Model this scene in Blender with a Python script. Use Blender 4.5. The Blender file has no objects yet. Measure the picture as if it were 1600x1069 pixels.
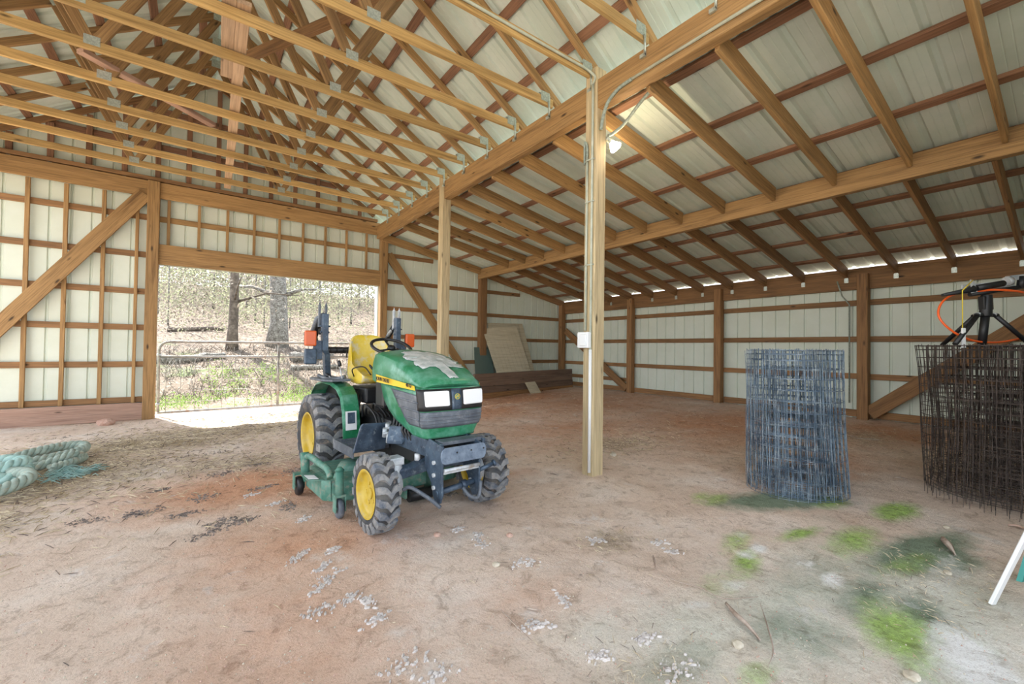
import bpy, math, random
from mathutils import Vector, Matrix, noise
R = random.Random(7)
C = bpy.context.scene.collection
SC = bpy.context.scene

# ------------------------------------------------------------------ camera
cam_d = bpy.data.cameras.new('camera'); cam = bpy.data.objects.new('camera', cam_d); C.objects.link(cam)
cam_d.sensor_fit = 'HORIZONTAL'; cam_d.sensor_width = 36.0; cam_d.lens = 665.86/1600*36.0
cam_d.clip_start = .05; cam_d.clip_end = 400
yaw, pitch, roll = .6322, .0155, .0131
fw = Vector((math.sin(yaw)*math.cos(pitch), math.cos(yaw)*math.cos(pitch), math.sin(pitch)))
r0 = Vector((math.cos(yaw), -math.sin(yaw), 0)); u0 = r0.cross(fw)
rr = math.cos(roll)*r0 + math.sin(roll)*u0; uu = -math.sin(roll)*r0 + math.cos(roll)*u0
M = Matrix.Identity(4)
for i in range(3): M[i][0] = rr[i]; M[i][1] = uu[i]; M[i][2] = -fw[i]
M[2][3] = 1.2
cam.matrix_world = M
SC.camera = cam

# ------------------------------------------------------------------ sky, sun, exposure
W = bpy.data.worlds.new('world'); SC.world = W; W.use_nodes = True
wn = W.node_tree; wn.nodes.clear()
wo = wn.nodes.new('ShaderNodeOutputWorld'); bg = wn.nodes.new('ShaderNodeBackground'); sky = wn.nodes.new('ShaderNodeTexSky')
sky.sky_type = 'HOSEK_WILKIE'; sky.turbidity = 5.5; sky.ground_albedo = .45
sky.sun_direction = Vector((-.25, .55, .85)).normalized()
hs = wn.nodes.new('ShaderNodeHueSaturation'); hs.inputs['Saturation'].default_value = .35
wn.links.new(sky.outputs[0], hs.inputs['Color']); wn.links.new(hs.outputs[0], bg.inputs[0]); wn.links.new(bg.outputs[0], wo.inputs[0])
bg.inputs[1].default_value = 2.0
sd = bpy.data.lights.new('sun', 'SUN'); sun = bpy.data.objects.new('sun', sd); C.objects.link(sun)
sd.energy = 2.2; sd.angle = math.radians(.6); sd.color = (1, .955, .88)
sun.rotation_euler = Vector((-.20, .50, .84)).to_track_quat('Z', 'Y').to_euler()
SC.view_settings.view_transform = 'Standard'; SC.view_settings.look = 'None'
SC.view_settings.gamma = 1; SC.view_settings.use_curve_mapping = False
SC.view_settings.exposure = 3.0
SC.cycles.max_bounces = 10; SC.cycles.diffuse_bounces = 6
SC.cycles.use_denoising = True

# ------------------------------------------------------------------ helpers
def tag(o, label=None, cat=None, group=None, kind=None):
    if label: o['label'] = label
    if cat: o['category'] = cat
    if group: o['group'] = group
    if kind: o['kind'] = kind
    return o
def thing(name, label, cat, loc=(0, 0, 0), rz=0, group=None):
    o = bpy.data.objects.new(name, None); C.objects.link(o); o.empty_display_size = .1
    o.location = loc; o.rotation_euler = (0, 0, rz)
    return tag(o, label, cat, group)
class MB:
    def __init__(s): s.v = []; s.f = []; s.m = []; s.sm = []
    def add(s, vs, fs, mi=0, smooth=False):
        b = len(s.v); s.v += [tuple(p) for p in vs]
        for f in fs: s.f.append(tuple(i+b for i in f)); s.m.append(mi); s.sm.append(smooth)
        return s
    def box(s, a, b, mi=0, mat=None):
        x0, y0, z0 = a; x1, y1, z1 = b
        vs = [Vector(p) for p in ((x0,y0,z0),(x1,y0,z0),(x1,y1,z0),(x0,y1,z0),(x0,y0,z1),(x1,y0,z1),(x1,y1,z1),(x0,y1,z1))]
        if mat: vs = [mat @ p for p in vs]
        return s.add(vs, [(0,3,2,1),(4,5,6,7),(0,1,5,4),(1,2,6,5),(2,3,7,6),(3,0,4,7)], mi)
    def prism(s, pts, d, mi=0):   # pts: list of 3D points (planar), extruded by vector d
        n = len(pts); p = [Vector(q) for q in pts]; d = Vector(d)
        s.add(p + [q+d for q in p], [tuple(range(n-1, -1, -1)), tuple(range(n, 2*n))] + [(i, (i+1) % n, (i+1) % n+n, i+n) for i in range(n)], mi)
        return s
    def tube(s, pts, r, seg=8, mi=0, caps=True, smooth=True):
        pts = [Vector(p) for p in pts]; n = len(pts); rs = r if isinstance(r, (list, tuple)) else [r]*n
        vs = []; prev = None
        for i, p in enumerate(pts):
            t = (pts[min(i+1, n-1)] - pts[max(i-1, 0)])
            if t.length < 1e-9: t = Vector((0, 0, 1))
            t.normalize()
            if prev is None:
                a = Vector((0, 0, 1)) if abs(t.z) < .9 else Vector((1, 0, 0)); x = a.cross(t).normalized()
            else:
                x = prev - t*prev.dot(t)
                if x.length < 1e-6: x = Vector((1, 0, 0))
                x.normalize()
            prev = x; y = t.cross(x)
            for k in range(seg):
                an = 2*math.pi*k/seg; vs.append(p + rs[i]*(math.cos(an)*x + math.sin(an)*y))
        fs = [(i*seg+k, i*seg+(k+1) % seg, (i+1)*seg+(k+1) % seg, (i+1)*seg+k) for i in range(n-1) for k in range(seg)]
        s.add(vs, fs, mi, smooth)
        if caps: 
            b = len(s.v)-len(vs)
            s.f.append(tuple(b+k for k in range(seg-1, -1, -1))); s.m.append(mi); s.sm.append(False)
            s.f.append(tuple(b+(n-1)*seg+k for k in range(seg))); s.m.append(mi); s.sm.append(False)
        return s
    def loft(s, secs, mi=0, closed=True, caps=True, smooth=True):
        n = len(secs[0]); vs = [p for q in secs for p in q]; fs = []
        for i in range(len(secs)-1):
            for k in range(n if closed else n-1):
                fs.append((i*n+k, i*n+(k+1) % n, (i+1)*n+(k+1) % n, (i+1)*n+k))
        if closed and caps:
            fs2 = [tuple(range(n-1, -1, -1)), tuple((len(secs)-1)*n+k for k in range(n))]
        else: fs2 = []
        b = len(s.v); s.add(vs, fs, mi, smooth)
        for f in fs2: s.f.append(tuple(i+b for i in f)); s.m.append(mi); s.sm.append(False)
        return s
    def lathe(s, prof, axis, c, seg=40, mi=0, smooth=True):   # prof [(r, h)] round axis 'x' or 'z'
        secs = []
        for k in range(seg):
            a = 2*math.pi*k/seg; q = []
            for r, h in prof:
                if axis == 'x': q.append(Vector(c)+Vector((h, r*math.cos(a), r*math.sin(a))))
                elif axis == 'y': q.append(Vector(c)+Vector((r*math.sin(a), h, r*math.cos(a))))
                else: q.append(Vector(c)+Vector((r*math.cos(a), r*math.sin(a), h)))
            secs.append(q)
        secs.append(secs[0])
        return s.loft(secs, mi, closed=False, smooth=smooth)
    def build(s, name, mats, parent=None, bevel=0, recalc=True, solid=0, bseg=2):
        me = bpy.data.meshes.new(name); me.from_pydata(s.v, [], s.f)
        for m in (mats if isinstance(mats, (list, tuple)) else [mats]): me.materials.append(m)
        me.polygons.foreach_set('material_index', s.m); me.polygons.foreach_set('use_smooth', s.sm)
        if recalc:
            import bmesh
            bm = bmesh.new(); bm.from_mesh(me); bmesh.ops.remove_doubles(bm, verts=bm.verts, dist=1e-6)
            bmesh.ops.recalc_face_normals(bm, faces=bm.faces); bm.to_mesh(me); bm.free()
        me.update()
        o = bpy.data.objects.new(name, me); C.objects.link(o); o.parent = parent
        if solid:
            q = o.modifiers.new('s', 'SOLIDIFY'); q.thickness = solid; q.offset = 1
        if bevel:
            q = o.modifiers.new('b', 'BEVEL'); q.width = bevel; q.segments = bseg; q.limit_method = 'ANGLE'; q.angle_limit = math.radians(35)
        return o
def bez(p, n=12):   # smooth polyline through points (catmull-rom)
    p = [Vector(q) for q in p]; P = [2*p[0]-p[1]] + p + [2*p[-1]-p[-2]]; out = []
    for i in range(1, len(P)-2):
        for k in range(n):
            t = k/n; a, b, c, d = P[i-1:i+3]
            out.append(.5*((2*b)+(-a+c)*t+(2*a-5*b+4*c-d)*t*t+(-a+3*b-3*c+d)*t**3))
    out.append(p[-1]); return out
ORD = ['first','second','third','fourth','fifth','sixth','seventh','eighth','ninth','tenth','eleventh','twelfth','thirteenth','fourteenth','fifteenth','sixteenth','seventeenth','eighteenth','nineteenth','twentieth'] + ['twenty-'+q for q in ('first','second','third','fourth','fifth','sixth','seventh','eighth','ninth')] + ['thirtieth','thirty-first']

# ------------------------------------------------------------------ materials
def newmat(name):
    m = bpy.data.materials.new(name); m.use_nodes = True; nt = m.node_tree; b = nt.nodes['Principled BSDF']
    return m, nt, b
def N(nt, t, **k):
    n = nt.nodes.new(t)
    for a, v in k.items():
        if a.startswith('_'): setattr(n, a[1:], v)
        else: n.inputs[a.replace('__', ' ')].default_value = v
    return n
def ramp(nt, src, stops):
    n = nt.nodes.new('ShaderNodeValToRGB'); e = n.color_ramp.elements
    while len(e) < len(stops): e.new(.5)
    for i, (p, c) in enumerate(stops): e[i].position = p; e[i].color = (*c, 1) if len(c) == 3 else c
    nt.links.new(src, n.inputs[0]); return n
def mix(nt, f, a, b, bt='MIX'):
    n = nt.nodes.new('ShaderNodeMix'); n.data_type = 'RGBA'; n.blend_type = bt
    for s, v in ((n.inputs[0], f), (n.inputs[6], a), (n.inputs[7], b)):
        if hasattr(v, 'is_linked') or hasattr(v, 'links'): nt.links.new(v, s)
        elif isinstance(v, (int, float)): s.default_value = v
        else: s.default_value = (*v, 1)
    return n.outputs[2]
def wood(name, lo, hi, rough=.75, knots=True, dark=.55):
    m, nt, b = newmat(name); L = nt.links.new
    tc = N(nt, 'ShaderNodeTexCoord'); oi = N(nt, 'ShaderNodeObjectInfo')
    ad = N(nt, 'ShaderNodeVectorMath', _operation='MULTIPLY_ADD'); ad.inputs[1].default_value = (37, 11, 5)
    L(oi.outputs['Random'], ad.inputs[0]); L(tc.outputs['Object'], ad.inputs[2])
    mp = N(nt, 'ShaderNodeMapping'); mp.inputs['Scale'].default_value = (.9, 14, 14); L(ad.outputs[0], mp.inputs[0])
    nz = N(nt, 'ShaderNodeTexNoise', Scale=1.0, Detail=5, Roughness=.6, Distortion=1.2); L(mp.outputs[0], nz.inputs['Vector'])
    mp2 = N(nt, 'ShaderNodeMapping'); mp2.inputs['Scale'].default_value = (2.5, 90, 90); L(ad.outputs[0], mp2.inputs[0])
    n2 = N(nt, 'ShaderNodeTexNoise', Scale=1.0, Detail=3, Roughness=.6, Distortion=.4); L(mp2.outputs[0], n2.inputs['Vector'])
    c1 = ramp(nt, nz.outputs[0], [(.25, lo), (.42, tuple((a*.4+b_*.6) for a, b_ in zip(lo, hi))), (.6, hi), (.8, tuple((a*.5+b_*.5) for a, b_ in zip(lo, hi)))])
    f2 = ramp(nt, n2.outputs[0], [(.3, (dark,)*3), (.55, (1, 1, 1))])
    col = mix(nt, .75, c1.outputs[0], f2.outputs[0], 'MULTIPLY')
    if knots:
        mp3 = N(nt, 'ShaderNodeMapping'); mp3.inputs['Scale'].default_value = (2.2, 7, 7); L(ad.outputs[0], mp3.inputs[0])
        vo = N(nt, 'ShaderNodeTexVoronoi', Scale=1.0, Randomness=1.0); L(mp3.outputs[0], vo.inputs['Vector'])
        kf = ramp(nt, vo.outputs['Distance'], [(.05, (1, 1, 1)), (.13, (0, 0, 0))])
        col = mix(nt, kf.outputs[0], col, tuple(x*.28 for x in lo))
    v = N(nt, 'ShaderNodeMath', _operation='MULTIPLY_ADD'); v.inputs[1].default_value = .35; v.inputs[2].default_value = .84
    L(oi.outputs['Random'], v.inputs[0])
    hsn = N(nt, 'ShaderNodeHueSaturation'); L(v.outputs[0], hsn.inputs['Value']); L(col, hsn.inputs['Color'])
    L(hsn.outputs[0], b.inputs['Base Color']); b.inputs['Roughness'].default_value = rough
    bp_ = N(nt, 'ShaderNodeBump', Strength=.25, Distance=.004); L(n2.outputs[0], bp_.inputs['Height']); L(bp_.outputs[0], b.inputs['Normal'])
    return m
def spotty(name, c1, c2, scale=8, rough=.5, metal=0, thr=(.4, .65), c3=None, s3=30, t3=(.6, .7), bump=0, coord='Object', spec=.5):
    m, nt, b = newmat(name); L = nt.links.new
    tc = N(nt, 'ShaderNodeTexCoord'); nz = N(nt, 'ShaderNodeTexNoise', Scale=scale, Detail=6, Roughness=.62)
    L(tc.outputs[coord], nz.inputs['Vector'])
    rp = ramp(nt, nz.outputs[0], [(thr[0], c1), (thr[1], c2)]); col = rp.outputs[0]
    if c3:
        n3 = N(nt, 'ShaderNodeTexNoise', Scale=s3, Detail=4, Roughness=.7); L(tc.outputs[coord], n3.inputs['Vector'])
        r3 = ramp(nt, n3.outputs[0], [(t3[0], (0, 0, 0)), (t3[1], (1, 1, 1))]); col = mix(nt, r3.outputs[0], col, c3)
    L(col, b.inputs['Base Color']); b.inputs['Roughness'].default_value = rough; b.inputs['Metallic'].default_value = metal
    b.inputs['Specular IOR Level'].default_value = spec
    if bump:
        bp_ = N(nt, 'ShaderNodeBump', Strength=.5, Distance=bump); L(nz.outputs[0], bp_.inputs['Height']); L(bp_.outputs[0], b.inputs['Normal'])
    return m
def plain(name, c, rough=.5, metal=0, emit=0, ec=None):
    m, nt, b = newmat(name); b.inputs['Base Color'].default_value = (*c, 1); b.inputs['Roughness'].default_value = rough; b.inputs['Metallic'].default_value = metal
    if emit: b.inputs['Emission Color'].default_value = (*(ec or c), 1); b.inputs['Emission Strength'].default_value = emit
    return m
W_GOLD = wood('golden_pine', (.25, .145, .045), (.53, .35, .135), dark=.5)
W_TAN = wood('tan_pine', (.20, .108, .038), (.42, .25, .098), dark=.45)
W_RED = wood('red_brown_pine', (.14, .065, .035), (.28, .145, .08), dark=.4)
W_BRN = wood('brown_pine', (.14, .07, .028), (.31, .165, .066), dark=.45)
W_POST = wood('post_pine', (.34, .25, .13), (.58, .47, .28), dark=.5)
W_WEB = wood('web_pine', (.16, .085, .032), (.34, .205, .085), dark=.45)
W_PINK = wood('pink_pine', (.30, .17, .12), (.48, .31, .23), dark=.5)
W_PALE = wood('pale_pine', (.36, .235, .14), (.56, .39, .25))
W_DARK = wood('weathered_plank', (.09, .06, .045), (.22, .145, .10))
W_PLY = wood('siding_sheet', (.36, .31, .20), (.56, .51, .37), knots=False, dark=.75)
M_WALL = spotty('painted_steel_wall', (.62, .68, .58), (.66, .72, .63), scale=3, rough=.5, c3=(.60, .60, .50), s3=9, t3=(.68, .85), spec=.3)
M_ROOF = spotty('painted_steel_roof', (.53, .62, .55), (.60, .67, .61), scale=2.5, rough=.42, c3=(.50, .56, .50), s3=5, t3=(.62, .85), spec=.35)
M_GALV = spotty('galvanised', (.40, .46, .42), (.62, .68, .62), scale=60, rough=.4, metal=.6)
M_GATE = spotty('gate_tube', (.22, .21, .20), (.36, .34, .31), scale=14, rough=.5, metal=.3, c3=(.25, .12, .06), s3=8, t3=(.55, .75))
M_PIPE = spotty('conduit_grey', (.38, .42, .34), (.50, .53, .44), scale=10, rough=.45)
M_FLEX = spotty('flex_conduit', (.20, .24, .20), (.33, .38, .32), scale=40, rough=.4)
M_PVC = plain('white_plastic', (.78, .80, .80), .4)
M_BLK = plain('black_plastic', (.012, .013, .015), .45)
M_IRON = spotty('blue_grey_iron', (.035, .055, .085), (.075, .115, .165), scale=14, rough=.42, metal=.2, c3=(.22, .26, .29), s3=26, t3=(.58, .75))
M_IRONL = spotty('pale_blue_grey_iron', (.12, .165, .23), (.21, .27, .35), scale=16, rough=.45, metal=.2, c3=(.08, .11, .16), s3=22, t3=(.6, .75))
M_GREEN = spotty('green_paint', (.012, .155, .06), (.03, .22, .11), scale=5, rough=.3, c3=(.15, .36, .27), s3=6, t3=(.45, .72))  # pale teal patches put the highlight tint into the green paint colour
M_GREENW = spotty('worn_green_paint', (.045, .17, .12), (.14, .29, .23), scale=9, rough=.55, c3=(.26, .26, .20), s3=22, t3=(.52, .68))
M_YEL = spotty('yellow_paint', (.50, .34, .02), (.56, .42, .08), scale=12, rough=.45, c3=(.36, .30, .15), s3=18, t3=(.55, .75))
M_SEAT = spotty('yellow_vinyl', (.68, .49, .02), (.74, .58, .12), scale=6, rough=.4, c3=(.62, .59, .46), s3=7, t3=(.52, .68))
M_GRIL = spotty('grey_grille', (.075, .09, .11), (.14, .16, .185), scale=8, rough=.5, c3=(.26, .27, .28), s3=16, t3=(.55, .8))
M_LAMP = plain('headlight_lens', (.85, .87, .88), .25)
M_AMB = plain('amber_lens', (.60, .105, .02), .3)
M_TIRE = spotty('tire_rubber', (.03, .034, .042), (.10, .095, .085), scale=9, rough=.75, c3=(.30, .23, .17), s3=12, t3=(.55, .75))
M_LUG = spotty('dusty_lugs', (.09, .11, .14), (.29, .28, .26), scale=14, rough=.85, thr=(.35, .65), c3=(.04, .055, .08), s3=30, t3=(.58, .7))
M_ALU = spotty('bare_cast_metal', (.38, .42, .45), (.60, .63, .64), scale=20, rough=.5, metal=.3, c3=(.35, .27, .2), s3=14, t3=(.55, .7))
M_TAPE = spotty('clear_tape', (.36, .42, .40), (.66, .66, .65), scale=16, rough=.3)
M_YDEC = plain('yellow_decal', (.80, .55, .04), .4)

# ------------------------------------------------------------------ floor height
def gz(x, y):   # general ground height inside and just outside
    t = min(1, max(0, (x-2.4)/6.0)); z = .185*t
    return z
def blob(x, y, c, r, ry=None, rot=0):
    dx, dy = x-c[0], y-c[1]
    if rot: dx, dy = dx*math.cos(rot)+dy*math.sin(rot), -dx*math.sin(rot)+dy*math.cos(rot)
    ry = ry or r; d = math.hypot(dx/r, dy/ry)
    return math.exp(-d*d*1.2)

# floor mesh: finer near the camera
xs = [-6+i*.12 for i in range(38)]; xs = [x for x in xs if x < -1.6]
x = -1.6
while x < 5.2: xs.append(x); x += .04
while x < 8.6: xs.append(x); x += .10
xs.append(8.62)
ys = [-1.0+i*.04 for i in range(151)]
y = 5.04
while y < 9.3: ys.append(y); y += .08
ys = sorted(set(round(v, 4) for v in ys if v <= 5.0) | set(round(v, 4) for v in ys if v > 5.0)); ys.append(9.32)
def fz(x, y):
    n1 = noise.fractal(Vector((x*1.1, y*1.1, .3)), 1.0, 2.0, 4)
    n2 = noise.fractal(Vector((x*6, y*6, 2.3)), 1.0, 2.2, 4)
    return gz(x, y) + .016*n1 + .008*n2 - .008
MOSS = [((1.95,1.42),.42,.20,-.5,.9), ((2.75,1.30),.34,.16,-.4,1.0), ((2.85,1.62),.5,.15,-.2,.6), ((2.25,1.02),.2,.12,.2,.7), ((2.0,.75),.35,.18,.5,.6), ((1.55,.33),.42,.16,.3,.85), ((1.9,.2),.3,.15,.1,.6), ((3.1,.9),.5,.15,-.3,.7),((2.55,.55),.3,.12,.4,.5),((1.45,1.2),.18,.1,.3,.7),((1.25,.6),.2,.3,0,.35)]
def bpz(px, py, Z=0.0):
    q = fw + rr*((px-800)/665.86) - uu*((py-534.5)/665.86); l = (Z-1.2)/q.z; return (l*q.x, l*q.y)
MOSS = [(bpz(1400,808),.30,.13,-.1,1.25),(bpz(1215,790),.62,.20,-.55,-1.2),(bpz(1300,792),.26,.12,0,.9),(bpz(1120,785),.22,.10,.2,.8),(bpz(1150,845),.26,.10,.2,.8),(bpz(1165,875),.28,.10,.4,.95),
 (bpz(1250,838),.24,.07,-.2,1.15),(bpz(1335,850),.36,.14,0,.95),(bpz(1095,782),.2,.10,.3,.7),(bpz(1440,868),.6,.16,-.2,-1.2),(bpz(1420,885),.38,.10,-.2,.7),(bpz(1490,885),.3,.12,-.2,-.9),
 (bpz(1400,985),.34,.16,.3,1.05),(bpz(1440,960),.24,.12,.2,-.9),(bpz(1350,930),.36,.14,.1,-.75),(bpz(1180,1055),.16,.08,0,.65),(bpz(1130,910),.32,.14,0,.5),(bpz(1500,1010),.25,.16,0,.6),(bpz(1300,900),.5,.35,0,-.5),(bpz(1240,985),.35,.25,0,-.55),(bpz(1060,1040),.3,.15,0,-.5)]
PALE = [(bpz(1250,960),.9,.5,0,.9),(bpz(1450,950),.9,.5,0,1),(bpz(1500,1040),.6,.3,0,1),(bpz(1100,1000),.6,.4,0,.8),(bpz(1300,870),.8,.4,0,.6),(bpz(950,1000),.5,.3,0,.5)]
STRAW = [((-1.5,5.6),1.6,1.1,0,.95),((-.6,6.7),1.5,.8,0,.8),((.3,7.2),1.6,.8,0,.7),((-1.4,4.3),.6,.5,0,.9),((.2,5.2),1.1,.6,0,.5),(bpz(960,700),.7,.5,0,.5),(bpz(950,840),.25,.2,0,.6),(bpz(1350,700),.8,.5,0,.5),(bpz(1000,1050),.25,.14,0,.5),(bpz(1500,930),.5,.4,0,.45),((1.8,8.2),2,.9,0,.6)]
RED = [((5.6,7.6),3,1.2,0,1),((4.3,6.5),1.6,1.2,0,.9),((7.4,1.6),1.2,1.4,0,.9),((.4,4.3),1.1,.8,0,1),((1.0,3.9),.9,.7,0,1),((.6,2.9),.9,.8,0,.8),((.3,2.0),.7,.9,0,.6),((6.5,3.2),2.2,2.0,0,.9),((6.5,6.0),3,2,0,.8),((4.5,4.5),2.0,1.3,0,.7),((5.0,1.7),1.2,.5,0,.9),(bpz(800,740),.5,.3,0,.5),((1.2,1.6),.6,.3,0,.4),(bpz(300,1000),.3,.2,0,.5)]
WHITE = [(bpz(1185,857),.10,.07,.3,.9),(bpz(1262,880),.12,.03,-.6,.95),(bpz(1300,905),.13,.07,0,.9),(bpz(1145,915),.12,.08,0,.7),(bpz(1160,835),.10,.06,0,.7),(bpz(1165,865),.07,.09,.3,.8),(bpz(1085,945),.12,.06,-.5,.7),(bpz(1520,1030),.35,.16,.3,1),(bpz(1480,900),.5,.1,0,.6),(bpz(520,870),.18,.3,.4,.5),(bpz(630,985),.16,.2,.2,.45),(bpz(820,960),.14,.1,0,.5),(bpz(1030,1000),.15,.1,0,.5),(bpz(740,835),.2,.1,-.4,.5),(bpz(900,950),.5,.35,0,.3),((2.7,8.7),2.5,.5,0,.9),(bpz(680,1040),.25,.12,0,.5)]  # pale marks; the big bottom-right one puts open-front daylight into the colour
def accum(lst, x, y, sign=None):
    v = 0
    for c, r, ry, rot, a in lst:
        if sign == 1 and a < 0: continue
        if sign == -1 and a > 0: continue
        if abs(x-c[0]) < 2.2*max(r, ry) and abs(y-c[1]) < 2.2*max(r, ry): v = max(v, abs(a)*blob(x, y, c, r, ry, rot))
    return v
fl = MB(); nx, ny = len(xs), len(ys)
fl.v = [(x, y, fz(x, y)) for y in ys for x in xs]
fl.f = [(j*nx+i, j*nx+i+1, (j+1)*nx+i+1, (j+1)*nx+i) for j in range(ny-1) for i in range(nx-1)]
fl.m = [0]*len(fl.f); fl.sm = [True]*len(fl.f)
def dirt_material():
    m, nt, b = newmat('packed_dirt'); L = nt.links.new
    g = N(nt, 'ShaderNodeNewGeometry'); P = g.outputs['Position']
    def nz(sc, det=6, ro=.6, dist=0):
        n = N(nt, 'ShaderNodeTexNoise', Scale=sc, Detail=det, Roughness=ro, Distortion=dist); L(P, n.inputs['Vector']); return n.outputs[0]
    A = N(nt, 'ShaderNodeAttribute', _attribute_name='zone'); sA = N(nt, 'ShaderNodeSeparateColor'); L(A.outputs['Color'], sA.inputs[0])
    B = N(nt, 'ShaderNodeAttribute', _attribute_name='zone_b'); sB = N(nt, 'ShaderNodeSeparateColor'); L(B.outputs['Color'], sB.inputs[0])
    base = ramp(nt, nz(1.3), [(.3, (.64, .49, .385)), (.5, (.74, .605, .50)), (.7, (.80, .71, .63))]).outputs[0]
    def mask(src, nsc, lo=.35, hi=.75, w=.9):
        n = nz(nsc, 8, .7); ad = N(nt, 'ShaderNodeMath', _operation='MULTIPLY_ADD'); L(n, ad.inputs[0]); ad.inputs[1].default_value = w; ad.inputs[2].default_value = -w*.5
        a2 = N(nt, 'ShaderNodeMath', _operation='ADD'); L(ad.outputs[0], a2.inputs[0]); L(src, a2.inputs[1])
        return ramp(nt, a2.outputs[0], [(lo, (0, 0, 0)), (hi, (1, 1, 1))]).outputs[0]
    red = mask(sA.outputs[0], 2.5, .2, .9)
    col = mix(nt, red, base, (.60, .335, .21))
    strawc = ramp(nt, nz(38, 5, .7, 1.5), [(.3, (.16, .115, .08)), (.5, (.40, .32, .23)), (.68, (.66, .58, .44))]).outputs[0]
    col = mix(nt, mask(sA.outputs[1], 6, .25, .7), col, strawc)
    col = mix(nt, mask(sB.outputs[2], 4, .2, .9), col, (.66, .65, .55))
    col = mix(nt, mask(sB.outputs[0], 7, .25, .8), col, (.22, .28, .20))
    mossc = ramp(nt, nz(25), [(.35, (.27, .36, .13)), (.6, (.42, .60, .17))]).outputs[0]
    col = mix(nt, mask(sA.outputs[2], 8, .28, .95), col, mossc)
    col = mix(nt, mask(sB.outputs[1], 9, .35, .8), col, (.85, .84, .80))
    # grey dried mud flakes, own shapes
    fl_ = ramp(nt, nz(3.1, 9, .72, .6), [(.60, (0, 0, 0)), (.66, (1, 1, 1))]).outputs[0]
    col = mix(nt, mix(nt, .45, (0, 0, 0), fl_), col, (.74, .71, .69))
    # fine grit
    gr = ramp(nt, nz(110, 4, .7), [(.34, (.60, .56, .53)), (.47, (1, 1, 1)), (.72, (1.0, 1.0, 1.0)), (.8, (1.15, 1.15, 1.15))]).outputs[0]
    col = mix(nt, .55, col, gr, 'MULTIPLY')
    gr2 = ramp(nt, nz(9, 8, .75, .8), [(.36, (.62, .58, .54)), (.48, (1, 1, 1))]).outputs[0]
    col = mix(nt, .8, col, gr2, 'MULTIPLY')
    L(col, b.inputs['Base Color']); b.inputs['Roughness'].default_value = .95; b.inputs['Specular IOR Level'].default_value = .15
    b1 = N(nt, 'ShaderNodeBump', Strength=.9, Distance=.022); L(nz(14, 10, .72), b1.inputs['Height'])
    b2 = N(nt, 'ShaderNodeBump', Strength=.55, Distance=.004); L(nz(80, 6, .7), b2.inputs['Height']); L(b1.outputs[0], b2.inputs['Normal']); L(b2.outputs[0], b.inputs['Normal'])
    return m
M_DIRT = dirt_material()
floor = fl.build('floor', M_DIRT, recalc=False); tag(floor, kind='structure')
ca = floor.data.color_attributes.new('zone', 'FLOAT_COLOR', 'POINT'); cb = floor.data.color_attributes.new('zone_b', 'FLOAT_COLOR', 'POINT')
va, vb = [], []
for (x, y, z) in fl.v:
    va += [accum(RED, x, y), accum(STRAW, x, y), accum(MOSS, x, y, 1), 1]
    vb += [accum(MOSS, x, y, -1), accum(WHITE, x, y), accum(PALE, x, y), 1]
ca.data.foreach_set('color', va); cb.data.foreach_set('color', vb)

# ------------------------------------------------------------------ boards
def board(name, p0, p1, w, h, mat, side=(0, 1, 0), parent=None, label=None, cat=None, group=None, ch=.004, kind=None):
    """box beam from p0 to p1 (centre line); w along the side vector, h across it; local X runs along the grain"""
    p0 = Vector(p0); p1 = Vector(p1); X = (p1-p0); Ln = X.length; X.normalize()
    S = Vector(side); S = (S - X*S.dot(X)).normalized(); Z = X.cross(S)
    a, b_ = w/2, h/2; c = min(ch, a*.4, b_*.4)
    sec = [(-a+c, -b_), (a-c, -b_), (a, -b_+c), (a, b_-c), (a-c, b_), (-a+c, b_), (-a, b_-c), (-a, -b_+c)]
    mb = MB(); nseg = max(1, int(Ln/.5)); secs = []
    sd_ = R.random()*50
    for i in range(nseg+1):
        t = i/nseg*Ln
        dy = .0025*noise.noise(Vector((t*.9, sd_, 0))); dz = .0035*noise.noise(Vector((t*.7, sd_, 9)))
        if i in (0, nseg): dy = dz = 0
        secs.append([Vector((t, y_+dy, z_+dz)) for y_, z_ in sec])
    mb.loft(secs, smooth=False)
    o = mb.build(name, mat, parent, recalc=False)
    m = Matrix.Identity(4)
    for i in range(3): m[i][0] = X[i]; m[i][1] = S[i]; m[i][2] = Z[i]; m[i][3] = p0[i]
    o.matrix_basis = m
    return tag(o, label, cat, group, kind)

# ------------------------------------------------------------------ ribbed steel sheets
RIB = .2286
WRIB = ((-.019, 0), (-.010, .019), (.010, .019), (.019, 0))
RRIB = ((-.033, 0), (-.016, .021), (.016, .021), (.033, 0), (.082, 0), (.088, .0025), (.094, 0), (.136, 0), (.142, .0025), (.148, 0))
def rib_profile(a, b, pf=RRIB):   # list of (s, height) along the sheet from a to b
    out = []; k = math.floor(a/RIB)-1
    while k*RIB < b+RIB:
        s0 = k*RIB
        for ds, h in pf:
            s = s0+ds
            if a < s < b: out.append((s, h))
        k += 1
    ha = out[0][1]; return [(a, ha)] + out + [(b, out[-1][1])]
def vsheet(name, axis, a, b, pos, sgn, bottom, top, mat, th=.0):
    """vertical ribbed wall; axis 'x' or 'y' is the direction it runs; ribs stand out by sgn"""
    mb = MB(); pr = rib_profile(a, b, WRIB); vs = []
    for s, h in pr:
        for z in (bottom(s), top(s)):
            vs.append((s, pos+sgn*h, z) if axis == 'x' else (pos+sgn*h, s, z))
    mb.add(vs, [(2*i, 2*i+2, 2*i+3, 2*i+1) for i in range(len(pr)-1)])
    o = mb.build(name, mat, recalc=False, solid=.0012); tag(o, kind='structure'); return o
YG = 9.125; XW = 8.50
RZ = 4.02-.63*0   # roof underside height at the main beam
XR = .145; ZR = 5.86
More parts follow.
